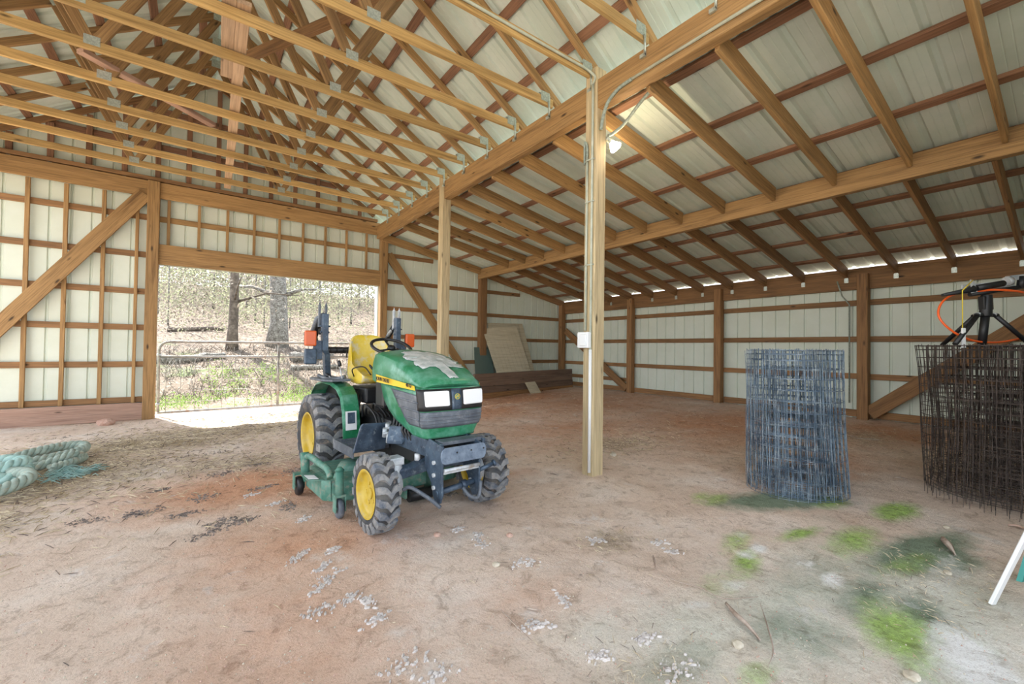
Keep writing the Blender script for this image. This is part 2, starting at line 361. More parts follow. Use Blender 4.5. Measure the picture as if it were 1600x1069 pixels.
def roof_z(x):      # underside of the metal
    if x > 3.2: return 3.70-.2062*(x-3.1)
    return ZR-.63*abs(x-XR)
opx0, opx1, opz = -.575, 3.07, 2.50
vsheet('wall_back', 'x', -3.0, opx0, YG, 1, lambda s: -.02, lambda s: roof_z(s)-.03, M_WALL)
vsheet('wall_back', 'x', opx0, opx1, YG, 1, lambda s: opz, lambda s: roof_z(s)-.03, M_WALL)
vsheet('wall_back', 'x', opx1, 3.2, YG, 1, lambda s: .02, lambda s: roof_z(s)-.02, M_WALL)
vsheet('wall_back', 'x', 3.2, XW, YG, 1, lambda s: .02+.02*(s-3), lambda s: roof_z(s)-.001, M_WALL)
vsheet('wall_right', 'y', -.8, YG, XW, 1, lambda s: .10, lambda s: 2.53, M_WALL)
vsheet('wall_front', 'x', 3.3, XW, -.8, -1, lambda s: 0, lambda s: roof_z(s)-.03, M_WALL)
def roof_sheet(x0, z0, x1, z1, ya, yb, th=.0):
    mb = MB(); pr = rib_profile(ya, yb); X = Vector((x1-x0, 0, z1-z0)); n = Vector((-X.z, 0, X.x)).normalized()
    if n.z < 0: n = -n
    vs = []
    for s, h in pr:
        for p in (Vector((x0, s, z0)), Vector((x1, s, z1))): vs.append(p+n*h)
    mb.add(vs, [(2*i, 2*i+2, 2*i+3, 2*i+1) for i in range(len(pr)-1)])
    o = mb.build('ceiling', M_ROOF, recalc=False, solid=.0012); tag(o, kind='structure')
roof_sheet(XR+.01, ZR, 3.32, ZR-.63*(3.32-XR), -.25, 9.3)
roof_sheet(XR-.01, ZR, -3.25, ZR-.63*(3.25+XR), -.25, 9.3)
roof_sheet(3.14, 3.70-.2062*.04, 8.512, roof_z(8.512), -1.0, 9.135)
rc = MB(); rc.prism([(XR-.16, -.7, ZR-.06), (XR, -.7, ZR+.045), (XR+.16, -.7, ZR-.06), (XR, -.7, ZR+.053)], (0, 10, 0))
tag(rc.build('trim_1', M_ROOF), kind='structure')

# ------------------------------------------------------------------ roof trusses
XL, XRt, XB, XA = -.831, 1.089, 3.044, -2.754
Y0 = 1.635; SP = .61
CH = 3.875   # bottom chord centre height
NT = 12
def truss(k):
    n_far = NT-1-k
    where = ('nearest the camera, under the top edge of the picture' if k == 0 else 'closest to the far gable wall' if n_far == 0 else 'counted from the far gable wall')
    lab = ('pine roof truss ' + where) if n_far in (0, NT-1) else f'{ORD[n_far]} pine roof truss {where}'
    if k == 2: lab = 'pine roof truss with grey conduit along its bottom chord, above the front post'
    t = thing('roof_truss', lab, 'roof truss', (XA, Y0+SP*k, 3.80), 0, 'roof trusses over the main bay')
    def P(x, z): return (x-XA, 0, z-3.80)
    y = (0, 1, 0); a = math.atan(.63)
    zt = lambda x: ZR-.048-.63*abs(x-XR)-.06
    board('bottom_chord', P(XA+.05, CH), P(XB-.01, CH-.02), .038, .089, W_GOLD, y, t)
    board('top_chord', P(XA-.3, zt(XA-.3)), P(XR-.005, zt(XR)), .038, .089, W_WEB, y, t)
    board('top_chord', P(XR+.005, zt(XR)), P(XB+.13, zt(XB+.13)), .038, .089, W_TAN, y, t)
    xq1 = XA+1.45; xq2 = XB-1.45
    off = .0
    for x0, z0, x1, z1 in ((XL-.03, CH+.05, xq1, zt(xq1)-.05), (XL+.04, CH+.05, XR-.03, zt(XR)-.07), (XRt-.04, CH+.05, XR+.03, zt(XR)-.07), (XRt+.03, CH+.05, xq2, zt(xq2)-.05)):
        board('web', P(x0, z0), P(x1, z1), .038, .089, W_WEB, y, t)
    def plate(x, z, w=.11, h=.085, rot=0):
        mb = MB()
        for s in (-1, 1):
            mb.box((-w/2, s*.0205-.001, -h/2), (w/2, s*.0205+.001, h/2))
            for i in range(5):
                mb.box((-w/2+.01+i*w/5, s*.0222-.0006, -h/2+.006), (-w/2+.016+i*w/5, s*.0222+.0006, h/2-.006))
        o = mb.build('gusset_plate', M_GALV, t); o.location = P(x, z); o.rotation_euler = (0, rot, 0)
    plate(XL, CH+.03); plate(XRt, CH+.03); plate(XB-.12, CH+.02, .12, .10); plate(XR, zt(XR)-.03, .16, .12)
    plate(xq1, zt(xq1)-.01, .1, .08, -a); plate(xq2, zt(xq2)-.01, .1, .08, a)
    # metal tie strap down onto the beam
    mb = MB(); mb.box((XB-XA-.085, -.026, -.11), (XB-XA-.058, -.022, .12)); mb.box((XB-XA-.075, -.026, -.12), (XB-XA-.055, .026, -.09))
    mb.tube([(XB-XA-.09, -.03, .05), (XB-XA-.075, -.03, -.03), (XB-XA-.058, -.02, -.10)], .008, 6)
    mb.build('hurricane_tie', M_GALV, t)
    return t
for k in range(NT): truss(k)

# main beam, mid beam, eave plate, left support
board('main_beam', (XB-.002, -.6, 3.62), (XB-.002, 9.0, 3.635), .10, .275, W_TAN, (1, 0, 0), None, 'long doubled brown beam carrying the roof trusses, running over the tall posts', 'beam')
board('trim_2', (XA, -.6, 3.62), (XA, 9.1, 3.635), .10, .28, W_TAN, (1, 0, 0), None, kind='structure')
for yy in (-.4, 3.0, 6.0): board('trim_3', (XA-.0, yy, -.1), (XA, yy, 3.5), .14, .14, W_TAN, (1, 0, 0), kind='structure')
board('middle_beam', (5.59, -.7, 3.03), (5.59, 9.05, 3.03), .076, .235, W_TAN, (1, 0, 0), None, 'brown beam halfway down the lean-to roof, rafters hung on its side', 'beam')
board('beam_ledger', (5.54, -.7, 2.952), (5.54, 9.0, 2.952), .038, .089, W_TAN, (1, 0, 0), None, 'narrow board nailed along the bottom of the lean-to middle beam', 'board')
board('wall_plate', (8.43, -.7, 2.355), (8.43, 9.0, 2.355), .04, .29, W_BRN, (1, 0, 0), None, 'wide brown board along the top of the right wall under the eave', 'beam')
board('blocking_board', (8.445, -.7, 2.527), (8.445, 9.0, 2.527), .03, .054, W_BRN, (1, 0, 0), None, 'thin strip on top of the wide eave board of the right wall', 'board')
# posts
def post(x, y, z0, z1, lab, mat=W_TAN, w=.14, d=.14, name='post'):
    return board(name, (x, y, z0), (x, y, z1), w, d, mat, (1, 0, 0), None, lab, 'post', None, ch=.006)
post(3.042, 2.83, -.12, 3.88, 'tall pale post with white conduits and floodlight, standing in the middle of the barn', W_POST)
post(3.042, 5.97, -.1, 3.86, 'tan post rising behind the tractor hood under the main beam', W_POST)
post(3.17, -.27, -.1, 3.49, 'post at the open front end of the barn, just outside the right edge', W_TAN)
post(-.645, 9.008, -.12, 3.83, 'thick post at the left side of the gate opening', W_TAN, .155)
post(3.15, 9.008, -.1, 3.62, 'thick post at the right side of the gate opening', W_TAN, .15)
post(5.67, 9.008, -.05, 3.05, 'dark brown post in the middle of the gable wall, beside the leaning sheets', W_BRN, .19)
post(8.37, 9.008, 0, 2.47, 'dark brown corner post where gable and right wall meet', W_BRN, .15)
for i, (yy, l) in enumerate(((6.60, 'first post of the right wall from the far corner, brace at its foot'), (4.44, 'second post of the right wall from the far corner'), (2.13, 'third post of the right wall, between the two wire rolls'))):
    post(8.384, yy, 0, 2.44, l, W_BRN)
# gable framing: header beam, lintel, base plank, girts, studs
board('header_beam', (-3.0, 9.005, 3.705), (-.725, 9.005, 3.705), .04, .255, W_TAN, (0, 1, 0), None, 'wide header board on the gable wall left of the gate post', 'beam')
board('header_beam', (-.567, 9.005, 3.705), (3.075, 9.005, 3.705), .04, .255, W_TAN, (0, 1, 0), None, 'wide header board high above the gate opening', 'beam')
board('lintel', (-.567, 9.005, 2.665), (3.075, 9.005, 2.665), .04, .325, W_TAN, (0, 1, 0), None, 'wide lintel board directly over the gate opening', 'beam')
board('base_plank', (-3.0, 9.0, .125), (-.722, 9.0, .125), .045, .27, W_PINK, (0, 1, 0), None, 'wide pinkish plank along the foot of the wall left of the gate', 'board')
GT = [3.305, 2.693, 2.092, 1.51, .918, .35]
HN = ['top', 'second', 'third', 'fourth', 'fifth', 'lowest']
for i, z in enumerate(GT):
    board('girt', (-3.0, 9.10, z-.045), (-.722, 9.10, z-.045), .038, .089, W_BRN, (0, 1, 0), None, f'{HN[i]} horizontal girt of the gable wall left of the gate', 'board', 'girts left of the gate')
board('girt', (-.57, 9.10, 3.26), (3.075, 9.10, 3.26), .038, .089, W_TAN, (0, 1, 0), None, 'horizontal girt between header and lintel over the gate opening', 'board')
for i, z in enumerate([3.25, 2.68, 2.09, 1.475, .90, .34]):
    x1 = 8.3 if i > 1 else (6.9 if i == 1 else 4.35)
    board('girt', (3.225, 9.10, z-.045), (x1, 9.10, z-.045), .038, .089, W_BRN, (0, 1, 0), None, f'{HN[i]} horizontal girt of the gable wall right of the gate', 'board', 'girts right of the gate')
for i, x in enumerate([-2.04-.41, -2.04, -1.65, -1.237, -.845]):
    board('wall_stud', (x, 9.06, .26), (x, 9.06, 3.578), .05 if i < 4 else .042, .038, W_TAN, (1, 0, 0), None, f'{ORD[4-i]} thin upright stud left of the gate post' , 'stud', 'studs left of the gate')
for i in range(9):
    x = -.455+.4064*i
    board('wall_stud', (x, 9.06, 2.828), (x, 9.06, 3.578), .042, .038, W_TAN, (1, 0, 0), None, f'{ORD[i]} short stud from the left over the gate lintel', 'stud', 'short studs over the lintel')
n = 0
for i in range(14):
    x = -2.64+.4064*i
    zt = ZR-.63*abs(x-XR)-.18
    if zt < 4.0: continue
    s = board('gable_stud', (x, 9.06, 3.835), (x, 9.06, zt), .07, .038, W_RED, (1, 0, 0), None, f'{ORD[n]} upper gable stud from the left, above the header board', 'stud', 'upper gable studs'); n += 1
    mb = MB(); mb.box((-.10, -.022, -.022), (.05, .022, -.019)); o = mb.build('metal_tie', M_GALV, s); o.location = (0, 0, 0)
for i, z in enumerate((4.45, 5.05)):
    hx = (ZR-z)/.63-.2
    board('gable_girt', (XR-hx, 9.10, z), (XR+hx, 9.10, z), .038, .089, W_RED, (0, 1, 0), None, ['lower', 'upper'][i]+' horizontal girt high in the gable behind the trusses', 'board')
board('gable_sill', (-2.9, 9.03, 3.88), (3.0, 9.03, 3.88), .09, .06, W_BRN, (0, 1, 0), None, 'flat board along the top of the gable header behind the last truss', 'board')
for x0, x1 in ((XR-2.8, XR), (XR, XR+2.8)):
    board('gable_rafter', (x0, 9.04, ZR-.63*abs(x0-XR)-.11), (x1, 9.04, ZR-.63*abs(x1-XR)-.11), .038, .089, W_BRN, (0, 1, 0), None, ('left' if x0 < 0 else 'right')+' sloping board framing the top of the gable wall', 'board')
# diagonal braces
board('wall_brace', (-2.75, 8.97, .69), (-.755, 8.97, 3.60), .038, .20, W_TAN, (0, 1, 0), None, 'long wide diagonal brace across the gable wall left of the gate', 'brace')
board('wall_brace', (3.27, 9.055, 3.21), (5.25, 9.055, .60), .038, .185, W_TAN, (0, 1, 0), None, 'diagonal brace on the gable wall running down behind the tan post', 'brace')
board('wall_brace', (8.36, 8.85, 1.72), (8.36, 6.70, .27), .038, .18, W_BRN, (1, 0, 0), None, 'diagonal brace in the far corner of the right wall', 'brace')
board('wall_brace', (8.36, 2.05, .27), (8.36, -.2, 2.2), .038, .20, W_BRN, (1, 0, 0), None, 'diagonal brace on the right wall behind the large wire roll', 'brace')
# right wall girts and base boards
for i, z in enumerate((2.046, 1.467, .877)):
    board('girt', (8.475, -.6, z-.045), (8.475, 9.0, z-.045), .089, .038, W_BRN, (0, 0, 1), None, ['top', 'middle', 'lowest'][i]+' long girt along the right wall', 'board', 'girts of the right wall')
board('girt', (8.475, 6.68, .47), (8.475, 8.96, .47), .089, .038, W_BRN, (0, 0, 1), None, 'short low girt behind the corner brace of the right wall', 'board')
for i, (a, b_) in enumerate(((6.68, 8.96), (4.52, 6.52), (2.21, 4.36), (-.6, 2.05))):
    board('baseboard_right', (8.46, a, .245), (8.46, b_, .245), .11, .038, W_BRN, (0, 0, 1), None, kind='structure')
# ------------------------------------------------------------------ lean-to rafters
def rz_u(x): return 3.455-.1795*(x-3.1)     # underside of upper rafters
def rz_l(x): return 2.995-.2130*(x-5.63)
NU = 14
for k in range(NU):
    y = 1.05+.61*(k-1)
    if k == NU-1: y = 8.93
    x0, x1 = 3.10, 5.548
    l = 'closest to the gable wall' if k == NU-1 else 'counted from the gable wall'
    o = ORD[NU-1-k]
    board('rafter', (x0, y, rz_u(x0)+.083), (x1, y, rz_u(x1)+.083), .038, .166, W_TAN, (0, 1, 0), None, (f'{o} upper lean-to rafter {l}') if k < NU-1 else f'upper lean-to rafter {l}', 'rafter', 'upper rafters of the lean-to roof')
    y2 = y+.085 if k < NU-1 else 8.99
    x0, x1 = 5.632, 8.40
    r = board('rafter', (x0, y2, rz_l(x0)+.083), (x1, y2, rz_l(x1)+.083), .038, .166, W_BRN, (0, 1, 0), None, (f'{o} lower lean-to rafter {l}') if k < NU-1 else f'lower lean-to rafter {l}', 'rafter', 'lower rafters of the lean-to roof')
    mb = MB(); X = Vector((x1-x0, 0, rz_l(x1)-rz_l(x0))); L_ = X.length
    mb.prism([(L_-.005, -.024, .05), (L_-.005, -.024, .10), (L_-.005, 0, .125), (L_-.005, .024, .10), (L_-.005, .024, .05)], (.003, 0, 0))
    hz = mb.build('metal_hanger', M_GALV, r)
    # hanger tab pale against the eave board, below the rafter end
    hz.data.transform(Matrix.Translation((0, 0, 0)))
# correct hanger tabs: flat galvanised tongues standing on the eave board under every lower rafter
for o in [q for q in list(bpy.data.objects) if q.name.startswith('metal_hanger')]:
    me = o.data; me.clear_geometry()
    par = o.parent; inv = par.matrix_basis.inverted(); p = par.matrix_basis.translation
    zc = rz_l(8.40)
    pts = [(8.405, p.y-.028, zc-.075), (8.405, p.y+.028, zc-.075), (8.405, p.y+.028, zc-.01), (8.405, p.y, zc+.02), (8.405, p.y-.028, zc-.01)]
    pts2 = [(8.397, q[1], q[2]) for q in pts]
    vs = [inv @ Vector(q) for q in pts+pts2]
    me.from_pydata([tuple(v) for v in vs], [], [(0,1,2,3,4), (9,8,7,6,5), (0,5,6,1), (1,6,7,2), (2,7,8,3), (3,8,9,4), (4,9,5,0)]); me.update()
# purlins
for i, x in enumerate((3.36, 4.12, 4.90, 5.66, 6.42, 7.19, 7.98)):
    nm = ORD[i]
    board('purlin', (x, -.7, roof_z(x)-.021), (x, 9.1, roof_z(x)-.021), .089, .036, W_RED, (1, 0, -.2), None, f'{nm} purlin of the lean-to roof down from the main beam', 'purlin', 'purlins under the lean-to roof')
for i in range(6):
    x = 2.84-.5*i; z = ZR-.63*(x-XR)-.024
    board('purlin', (x, -.6, z), (x, 9.1, z), .089, .038, W_RED, (1, 0, -.63), None, f'{ORD[i]} purlin up from the main beam, right slope of the main roof', 'purlin', 'purlins of the main roof')
for i in range(6):
    x = 2*XR-2.84+.5*i; z = ZR-.63*(XR-x)-.024
    board('purlin', (x, -.6, z), (x, 9.1, z), .089, .038, W_RED, (1, 0, .63), None, f'{ORD[5-i]} purlin down from the ridge, left slope of the main roof', 'purlin', 'purlins of the main roof')
# lateral brace lying on the bottom chords, and loose diagonal braces
zc = CH+.045+.02
board('lateral_brace', (.08, 2.0, zc), (.165, 5.2, zc), .10, .038, W_PALE, (1, 0, 0), None, 'pale board laid across the truss bottom chords, near half', 'brace')
board('lateral_brace', (.235, 4.0, zc), (.335, 8.9, zc), .10, .038, W_PALE, (1, 0, 0), None, 'pale board laid across the truss bottom chords, far half to the gable', 'brace')
board('diagonal_brace', (-.98, 5.72, 4.00), (.08, 6.62, 4.00), .089, .045, W_PINK, (0, 1, 0), None, 'short reddish board lying across the chords left of the pale lateral board', 'brace')
board('diagonal_brace', (.35, 5.47, 4.35), (1.42, 3.54, 4.35), .05, .11, W_BRN, (0, 1, 0), None, 'dark brown board slanting up through the truss webs', 'brace')

# ------------------------------------------------------------------ tractor
TR = thing('tractor', 'green and yellow compact tractor with a mower deck, taped hood and chevron tires', 'tractor', (1.40, 2.76, 0), .07)
def hwz(z): return .205 if z < .61 else (.205+.035*(z-.61)/.09 if z < .70 else .24+.012*min(1, (z-.70)/.2))
def ybz(z):
    pts = [(.595, .02), (.62, .10), (.66, .20), (.70, .29), (.80, .41), (.93, .47)]
    for (a, b), (c, d) in zip(pts, pts[1:]):
        if z <= c: return b+(d-b)*max(0, (z-a))/(c-a)
    return pts[-1][1]
def yfz(z): return -.150-.03*math.sin(math.pi*min(1, max(0, (z-.56)/.42)))
def outline(s, z, off=0):
    """plan outline of the nose at height z; s 0..1 from left rear round the front to right rear"""
    hw, yb, yf = hwz(z), ybz(z), yfz(z); rc_ = .055
    mir = s > .5; q = 1-s if mir else s
    if q < .30: p = Vector((-hw, yb+(yf+rc_-yb)*(q/.30), z)); n = Vector((-1, 0, 0))
    elif q < .38:
        a = (q-.30)/.08*math.pi/2*.86; p = Vector((-hw+rc_*(1-math.cos(a)), yf+rc_-rc_*math.sin(a), z)); n = Vector((-math.cos(a), -math.sin(a), 0))
    else:
        a = math.pi/2*.86; x0 = -hw+rc_*(1-math.cos(a)); y0 = yf+rc_-rc_*math.sin(a); t = (q-.38)/.12
        p = Vector((x0*(1-t), y0-.018*math.sin(t*math.pi/2), z)); n = Vector((-.2*(1-t), -1, 0)).normalized()
    p = p+n*off
    if mir: p.x = -p.x
    return p
SS = [i/30*.30 for i in range(0, 31, 5)]+[.30+.08*i/5 for i in range(1, 6)]+[.38+.12*i/5 for i in range(1, 6)]
SS = SS+[1-s for s in reversed(SS[:-1])]
mb = MB(); mb.loft([[outline(s, z) for s in SS] for z in (.595, .61, .64, .68, .74, .80, .87, .932)], caps=True)
mb.build('lower_body', M_GREEN, TR)
def patch(s0, s1, z0, z1, off, n=16, m=6, fun=None):
    mb = MB(); vs = []
    for j in range(m+1):
        for i in range(n+1):
            s = s0+(s1-s0)*i/n; z = z0+(z1-z0)*j/m
            if fun: s, z = fun(i/n, j/m, s, z)
            vs.append(outline(s, z, off))
    mb.add(vs, [(j*(n+1)+i, j*(n+1)+i+1, (j+1)*(n+1)+i+1, (j+1)*(n+1)+i) for j in range(m) for i in range(n)], smooth=True)
    return mb
# side grilles (slanting rear edge) with moulded louvres, front grille
def side_fun(u, v, s, z):
    s0 = .10+.085*(1-v); s_ = s0+(.315-s0)*u; return s_, .675+(.902-.018*u-.675)*v
for sgn in (0, 1):
    def f2(u, v, s, z, sgn=sgn):
        a, b = side_fun(u, v, s, z); return (1-a if sgn else a), b
    mb = patch(0, 1, 0, 1, .004, 10, 12, f2)
    for q in range(3):
        v = .22+.27*q
        for dv in (0,):
            a = []; 
            for u in (0.02, .25, .5, .75, .98):
                s_, z_ = f2(u, v, 0, 0); a.append(outline(s_, z_, .006))
            mb.tube(a, .005, 6)
    mb.build('side_grille', M_GRIL, TR, solid=.003)
mb = patch(.32, .68, .668, .775, .005, 20, 6)
for z in (.70, .722, .745): mb.tube([outline(.325+.35*i/20, z, .005) for i in range(21)], .0035, 6)
mb.build('front_grille', M_GRIL, TR, solid=.003)
o = patch(.305, .695, .782, .925, .006, 24, 5).build('light_panel', M_BLK, TR, solid=.004)
o2 = patch(.478, .522, .785, .924, .013, 4, 5).build('centre_bar', M_IRON, TR, solid=.003)
def rrect(s0, s1, z0, z1, off, mat, name, label=None):
    mb = MB(); ring = []; n = 5
    cs = (s0+s1)/2; cz = (z0+z1)/2; hs_ = (s1-s0)/2; hz = (z1-z0)/2; r = .16
    for cx, cy, a0 in ((1, 1, 0), (-1, 1, 90), (-1, -1, 180), (1, -1, 270)):
        for k in range(n+1):
            a = math.radians(a0+90*k/n); ring.append(((cx*(1-r)+r*math.cos(a))*hs_+cs, (cy*(1-r)+r*math.sin(a))*hz+cz))
    outer = [outline(s, z, off) for s, z in ring]; back = [outline(s, z, 0) for s, z in ring]
    inner = [outline(cs+(s-cs)*.9, cz+(z-cz)*.88, off+.005) for s, z in ring]
    mb.loft([back, outer, inner], smooth=False); o = mb.build(name, mat, TR); 
    if label: o['label'] = label
    return o
rrect(.362, .468, .812, .912, .016, M_LAMP, 'headlight', 'white rectangular headlight, left one in the picture')
rrect(.532, .638, .812, .912, .016, M_LAMP, 'headlight', 'white rectangular headlight, right one in the picture')
# badge with leaping animal outline
c = outline(.5, .872, .024)
mb = MB(); ring = [(c.x+.021*math.cos(a*math.pi/10), c.y, c.z+.021*math.sin(a*math.pi/10)) for a in range(20)]
mb.prism(ring, (0, .006, 0)); bd = mb.build('badge', M_GREENW, TR)
mb = MB()
mb.tube([(c.x+.0185*math.cos(a*math.pi/12), c.y-.002, c.z+.0185*math.sin(a*math.pi/12)) for a in range(25)], .0014, 5)
mb.tube([(c.x-.010, c.y-.002, c.z-.002), (c.x-.004, c.y-.002, c.z+.003), (c.x+.004, c.y-.002, c.z+.003), (c.x+.009, c.y-.002, c.z+.008)], [.0012, .0028, .0028, .0014], 6)
for a in (((.009, .008), (.013, .007)), ((.008, .009), (.004, .014)), ((.010, .009), (.010, .015)), ((.004, .002), (.011, -.003)), ((.003, .001), (.009, -.007)), ((-.006, .001), (-.012, -.007)), ((-.004, 0), (-.010, -.010))):
    mb.tube([(c.x+a[0][0], c.y-.002, c.z+a[0][1]), (c.x+a[1][0], c.y-.002, c.z+a[1][1])], .0012, 5)
mb.build('badge_emblem', M_YDEC, bd)
# hood shell
HS = [(-.185, .235, .934, .948, .955), (-.165, .243, .932, .972, .984), (-.11, .25, .930, 1.000, 1.015), (0, .256, .928, 1.042, 1.060), (.12, .262, .926, 1.082, 1.105), (.25, .268, .925, 1.118, 1.143), (.38, .272, .925, 1.142, 1.168), (.50, .275, .93, 1.156, 1.182), (.58, .268, .94, 1.150, 1.178), (.62, .25, .95, 1.12, 1.15)]
def hood_sec(y, hw, zb, zs, zt, off=0):
    half = [(-hw, zb), (-hw-.006, zb+(zs-zb)*.35), (-hw+.002, zb+(zs-zb)*.68), (-hw+.018, zs-.012), (-hw+.045, zs+.004), (-hw*.62, zs+(zt-zs)*.45), (-hw*.30, zs+(zt-zs)*.85), (0, zt)]
    pts = half+[(-x, z) for x, z in reversed(half[:-1])]
    k = 0 if y > -.15 else 1
    return [Vector((x*(1+off*0), y+(.05*(abs(x)/hw)**3 if y < -.1 else 0), z)) for x, z in pts]
mb = MB(); mb.loft([hood_sec(*h) for h in HS]); hood = mb.build('hood', M_GREEN, TR); hood['label'] = 'rounded green hood, teal highlights painted into its colour'
q = hood.modifiers.new('b', 'BEVEL'); q.width = .008; q.segments = 2; q.limit_method = 'ANGLE'; q.angle_limit = math.radians(40)
def hood_z(x, y):
    for a, b in zip(HS, HS[1:]):
        if y <= b[0]:
            t = max(0, (y-a[0])/(b[0]-a[0])); s = [a[i]+(b[i]-a[i])*t for i in range(5)]; break
    y_, hw, zb, zs, zt = s; half = [(hw-.045, zs+.004), (hw*.62, zs+(zt-zs)*.45), (hw*.30, zs+(zt-zs)*.85), (0, zt)]
    x = abs(x)
    for (a, za), (b, zb2) in zip(half, half[1:]):
        if x >= b: return zb2+(za-zb2)*min(1, (x-b)/(a-b))
    return zt
def tape(pts, name, wob):
    mb = MB(); n = 14; vs = []
    (x0, y0), (x1, y1), (x2, y2), (x3, y3) = pts
    for j in range(n+1):
        for i in range(n+1):
            u, v = i/n, j/n
            x = (x0*(1-u)+x1*u)*(1-v)+(x3*(1-u)+x2*u)*v; y = (y0*(1-u)+y1*u)*(1-v)+(y3*(1-u)+y2*u)*v
            e = (u in (0, 1) or v in (0, 1))
            x += wob*noise.noise(Vector((u*5, v*5, 1)))*(1.5 if e else .5); y += wob*noise.noise(Vector((u*5, v*5, 7)))*(1.5 if e else .5)
            vs.append((x, y, hood_z(x, y)+.004+.004*abs(noise.noise(Vector((x*30, y*30, 3))))))
    mb.add(vs, [(j*(n+1)+i, j*(n+1)+i+1, (j+1)*(n+1)+i+1, (j+1)*(n+1)+i) for j in range(n) for i in range(n)], smooth=True)
    o = mb.build(name, M_TAPE, TR, solid=.001); o['label'] = 'wrinkled whitish tape on the hood top'
tape([(-.19, .22), (.17, .12), (.17, .30), (-.10, .40)], 'tape_patch', .045)
tape([(-.16, .02), (.19, .0), (.19, .18), (-.18, .24)], 'tape_patch', .05)
tape([(-.03, -.155), (.045, -.155), (.06, .10), (-.05, .10)], 'tape_strip', .008)
# stripe and lettering on the hood side
for sgn in (-1, 1):
    mb = MB(); vs = []
    for i in range(13):
        t = i/12; y = .47-.57*t; hw_ = .277-.023*t
        zt_ = .985-.05*t if t > .0 else .985; zb_ = .947-.02*t
        vs += [(sgn*(hw_+.004), y, zb_-.012), (sgn*(hw_+.0095), y, zt_+.008*(1-t)+.010*t)]
    mb.add(vs, [(2*i, 2*i+2, 2*i+3, 2*i+1) for i in range(12)]); mb.build('hood_stripe', M_YDEC, TR, solid=.002)
def lettering(txt, name, mat, parent, size, mtx, label=None, ext=.0012):
    cu = bpy.data.curves.new('t', 'FONT'); cu.body = txt; cu.size = size; cu.extrude = ext; cu.align_x = 'LEFT'
    o = bpy.data.objects.new('t', cu); C.objects.link(o); bpy.context.view_layer.update()
    me = bpy.data.meshes.new_from_object(o.evaluated_get(bpy.context.evaluated_depsgraph_get())); bpy.data.objects.remove(o)
    n = bpy.data.objects.new(name, me); C.objects.link(n); me.materials.clear(); me.materials.append(mat); n.parent = parent; n.matrix_basis = mtx
    return n
def sidem(x, y, z, rot=0):
    m = Matrix(((0, 0, -1, x), (-1, 0, 0, y), (0, 1, 0, z), (0, 0, 0, 1))); return m @ Matrix.Rotation(rot, 4, 'Z')
lettering('JOHN DEERE', 'side_lettering', M_BLK, TR, .040, sidem(-.2925, .455, .952, -.045))
lettering('4010', 'model_number', M_BLK, TR, .040, sidem(-.2745, .005, .934, -.03))
# dash and steering
mb = MB(); mb.box((-.17, .60, .70), (.17, .78, 1.09)); mb.build('dashboard', M_BLK, TR, bevel=.03)
mb = MB(); mb.tube([(.03, .70, 1.05), (.03, .80, 1.18)], .018, 10); mb.build('steering_column', M_BLK, TR)
def tilt(c, ax, ang): return Matrix.Translation(c) @ Matrix.Rotation(ang, 4, ax)
mt = tilt((.0, .84, 1.20), 'X', math.radians(24))
mb = MB(); ring = [mt @ Vector((.168*math.cos(2*math.pi*k/48), .168*math.sin(2*math.pi*k/48), 0)) for k in range(49)]
mb.tube(ring, .0135, 10, caps=False)
for a in (90, 210, 330):
    mb.tube([mt @ Vector((0, 0, -.02)), mt @ Vector((.162*math.cos(math.radians(a)), .162*math.sin(math.radians(a)), 0))], .009, 6)
mb.lathe([(0, .012), (.03, .008), (.035, -.02), (0, -.03)], 'z', (0, 0, 0), 16); 
k0 = len(mb.v)-17*4
for i in range(k0, len(mb.v)): mb.v[i] = tuple(mt @ Vector(mb.v[i]))
mb.build('steering_wheel', M_BLK, TR)
mb = MB(); mb.tube([(-.10, .5, 1.14), (-.10, .5, 1.165), (-.04, .49, 1.17), (-.04, .49, 1.15)], .006, 6); mb.box((.02, .46, 1.145), (.12, .55, 1.165)); mb.build('hood_catch', M_BLK, TR)
# seat
mb = MB(); secs = []
prof = [(1.02, .885), (1.0, .90), (1.03, .925), (1.12, .925), (1.24, .915), (1.32, .925), (1.37, .99), (1.40, 1.10), (1.425, 1.22), (1.435, 1.29), (1.455, 1.31), (1.48, 1.30), (1.475, 1.2), (1.45, 1.05), (1.42, .92), (1.38, .86), (1.2, .85), (1.05, .86)]
nn = 14
for i in range(nn+1):
    u = -1+2*i/nn; sec = []
    for j, (y, z) in enumerate(prof):
        wz = .212 if z < 1.0 else .212-.04*((z-1.0)/.31)**2
        edge = abs(u)**4
        yy = y-.05*abs(u)**3*(1 if z > .95 else 0); zz = z+(.035*abs(u)**3 if z < 1.0 and j < 7 else 0)-(.05*edge if z > 1.26 else 0)
        sec.append(Vector((u*wz, yy*(1-edge*0)+0, zz)))
    if i in (0, nn):
        cy = sum(p.y for p in sec)/len(sec); cz = sum(p.z for p in sec)/len(sec)
    secs.append([p+Vector((.02, 0, .01)) for p in sec])
mb.loft(secs); st = mb.build('seat', M_SEAT, TR, bevel=0); st['label'] = 'worn yellow seat with a high back'
q = st.modifiers.new('s', 'SUBSURF'); q.levels = q.render_levels = 1
mb = MB(); mb.box((-.16, 1.0, .70), (.16, 1.36, .84)); mb.build('seat_base', M_BLK, TR, bevel=.02)
for pts in ([(-.19, 1.20, .93), (-.22, 1.15, 1.0), (-.15, 1.07, 1.02), (-.10, 1.03, .95)], [(.12, 1.1, .93), (.16, 1.02, .96), (.12, .98, .90)], [(-.21, 1.33, 1.18), (-.205, 1.35, 1.14), (-.215, 1.33, 1.10)]):
    MB().tube(bez(pts, 6), .006, 6).build('seat_crack', M_BLK, st)
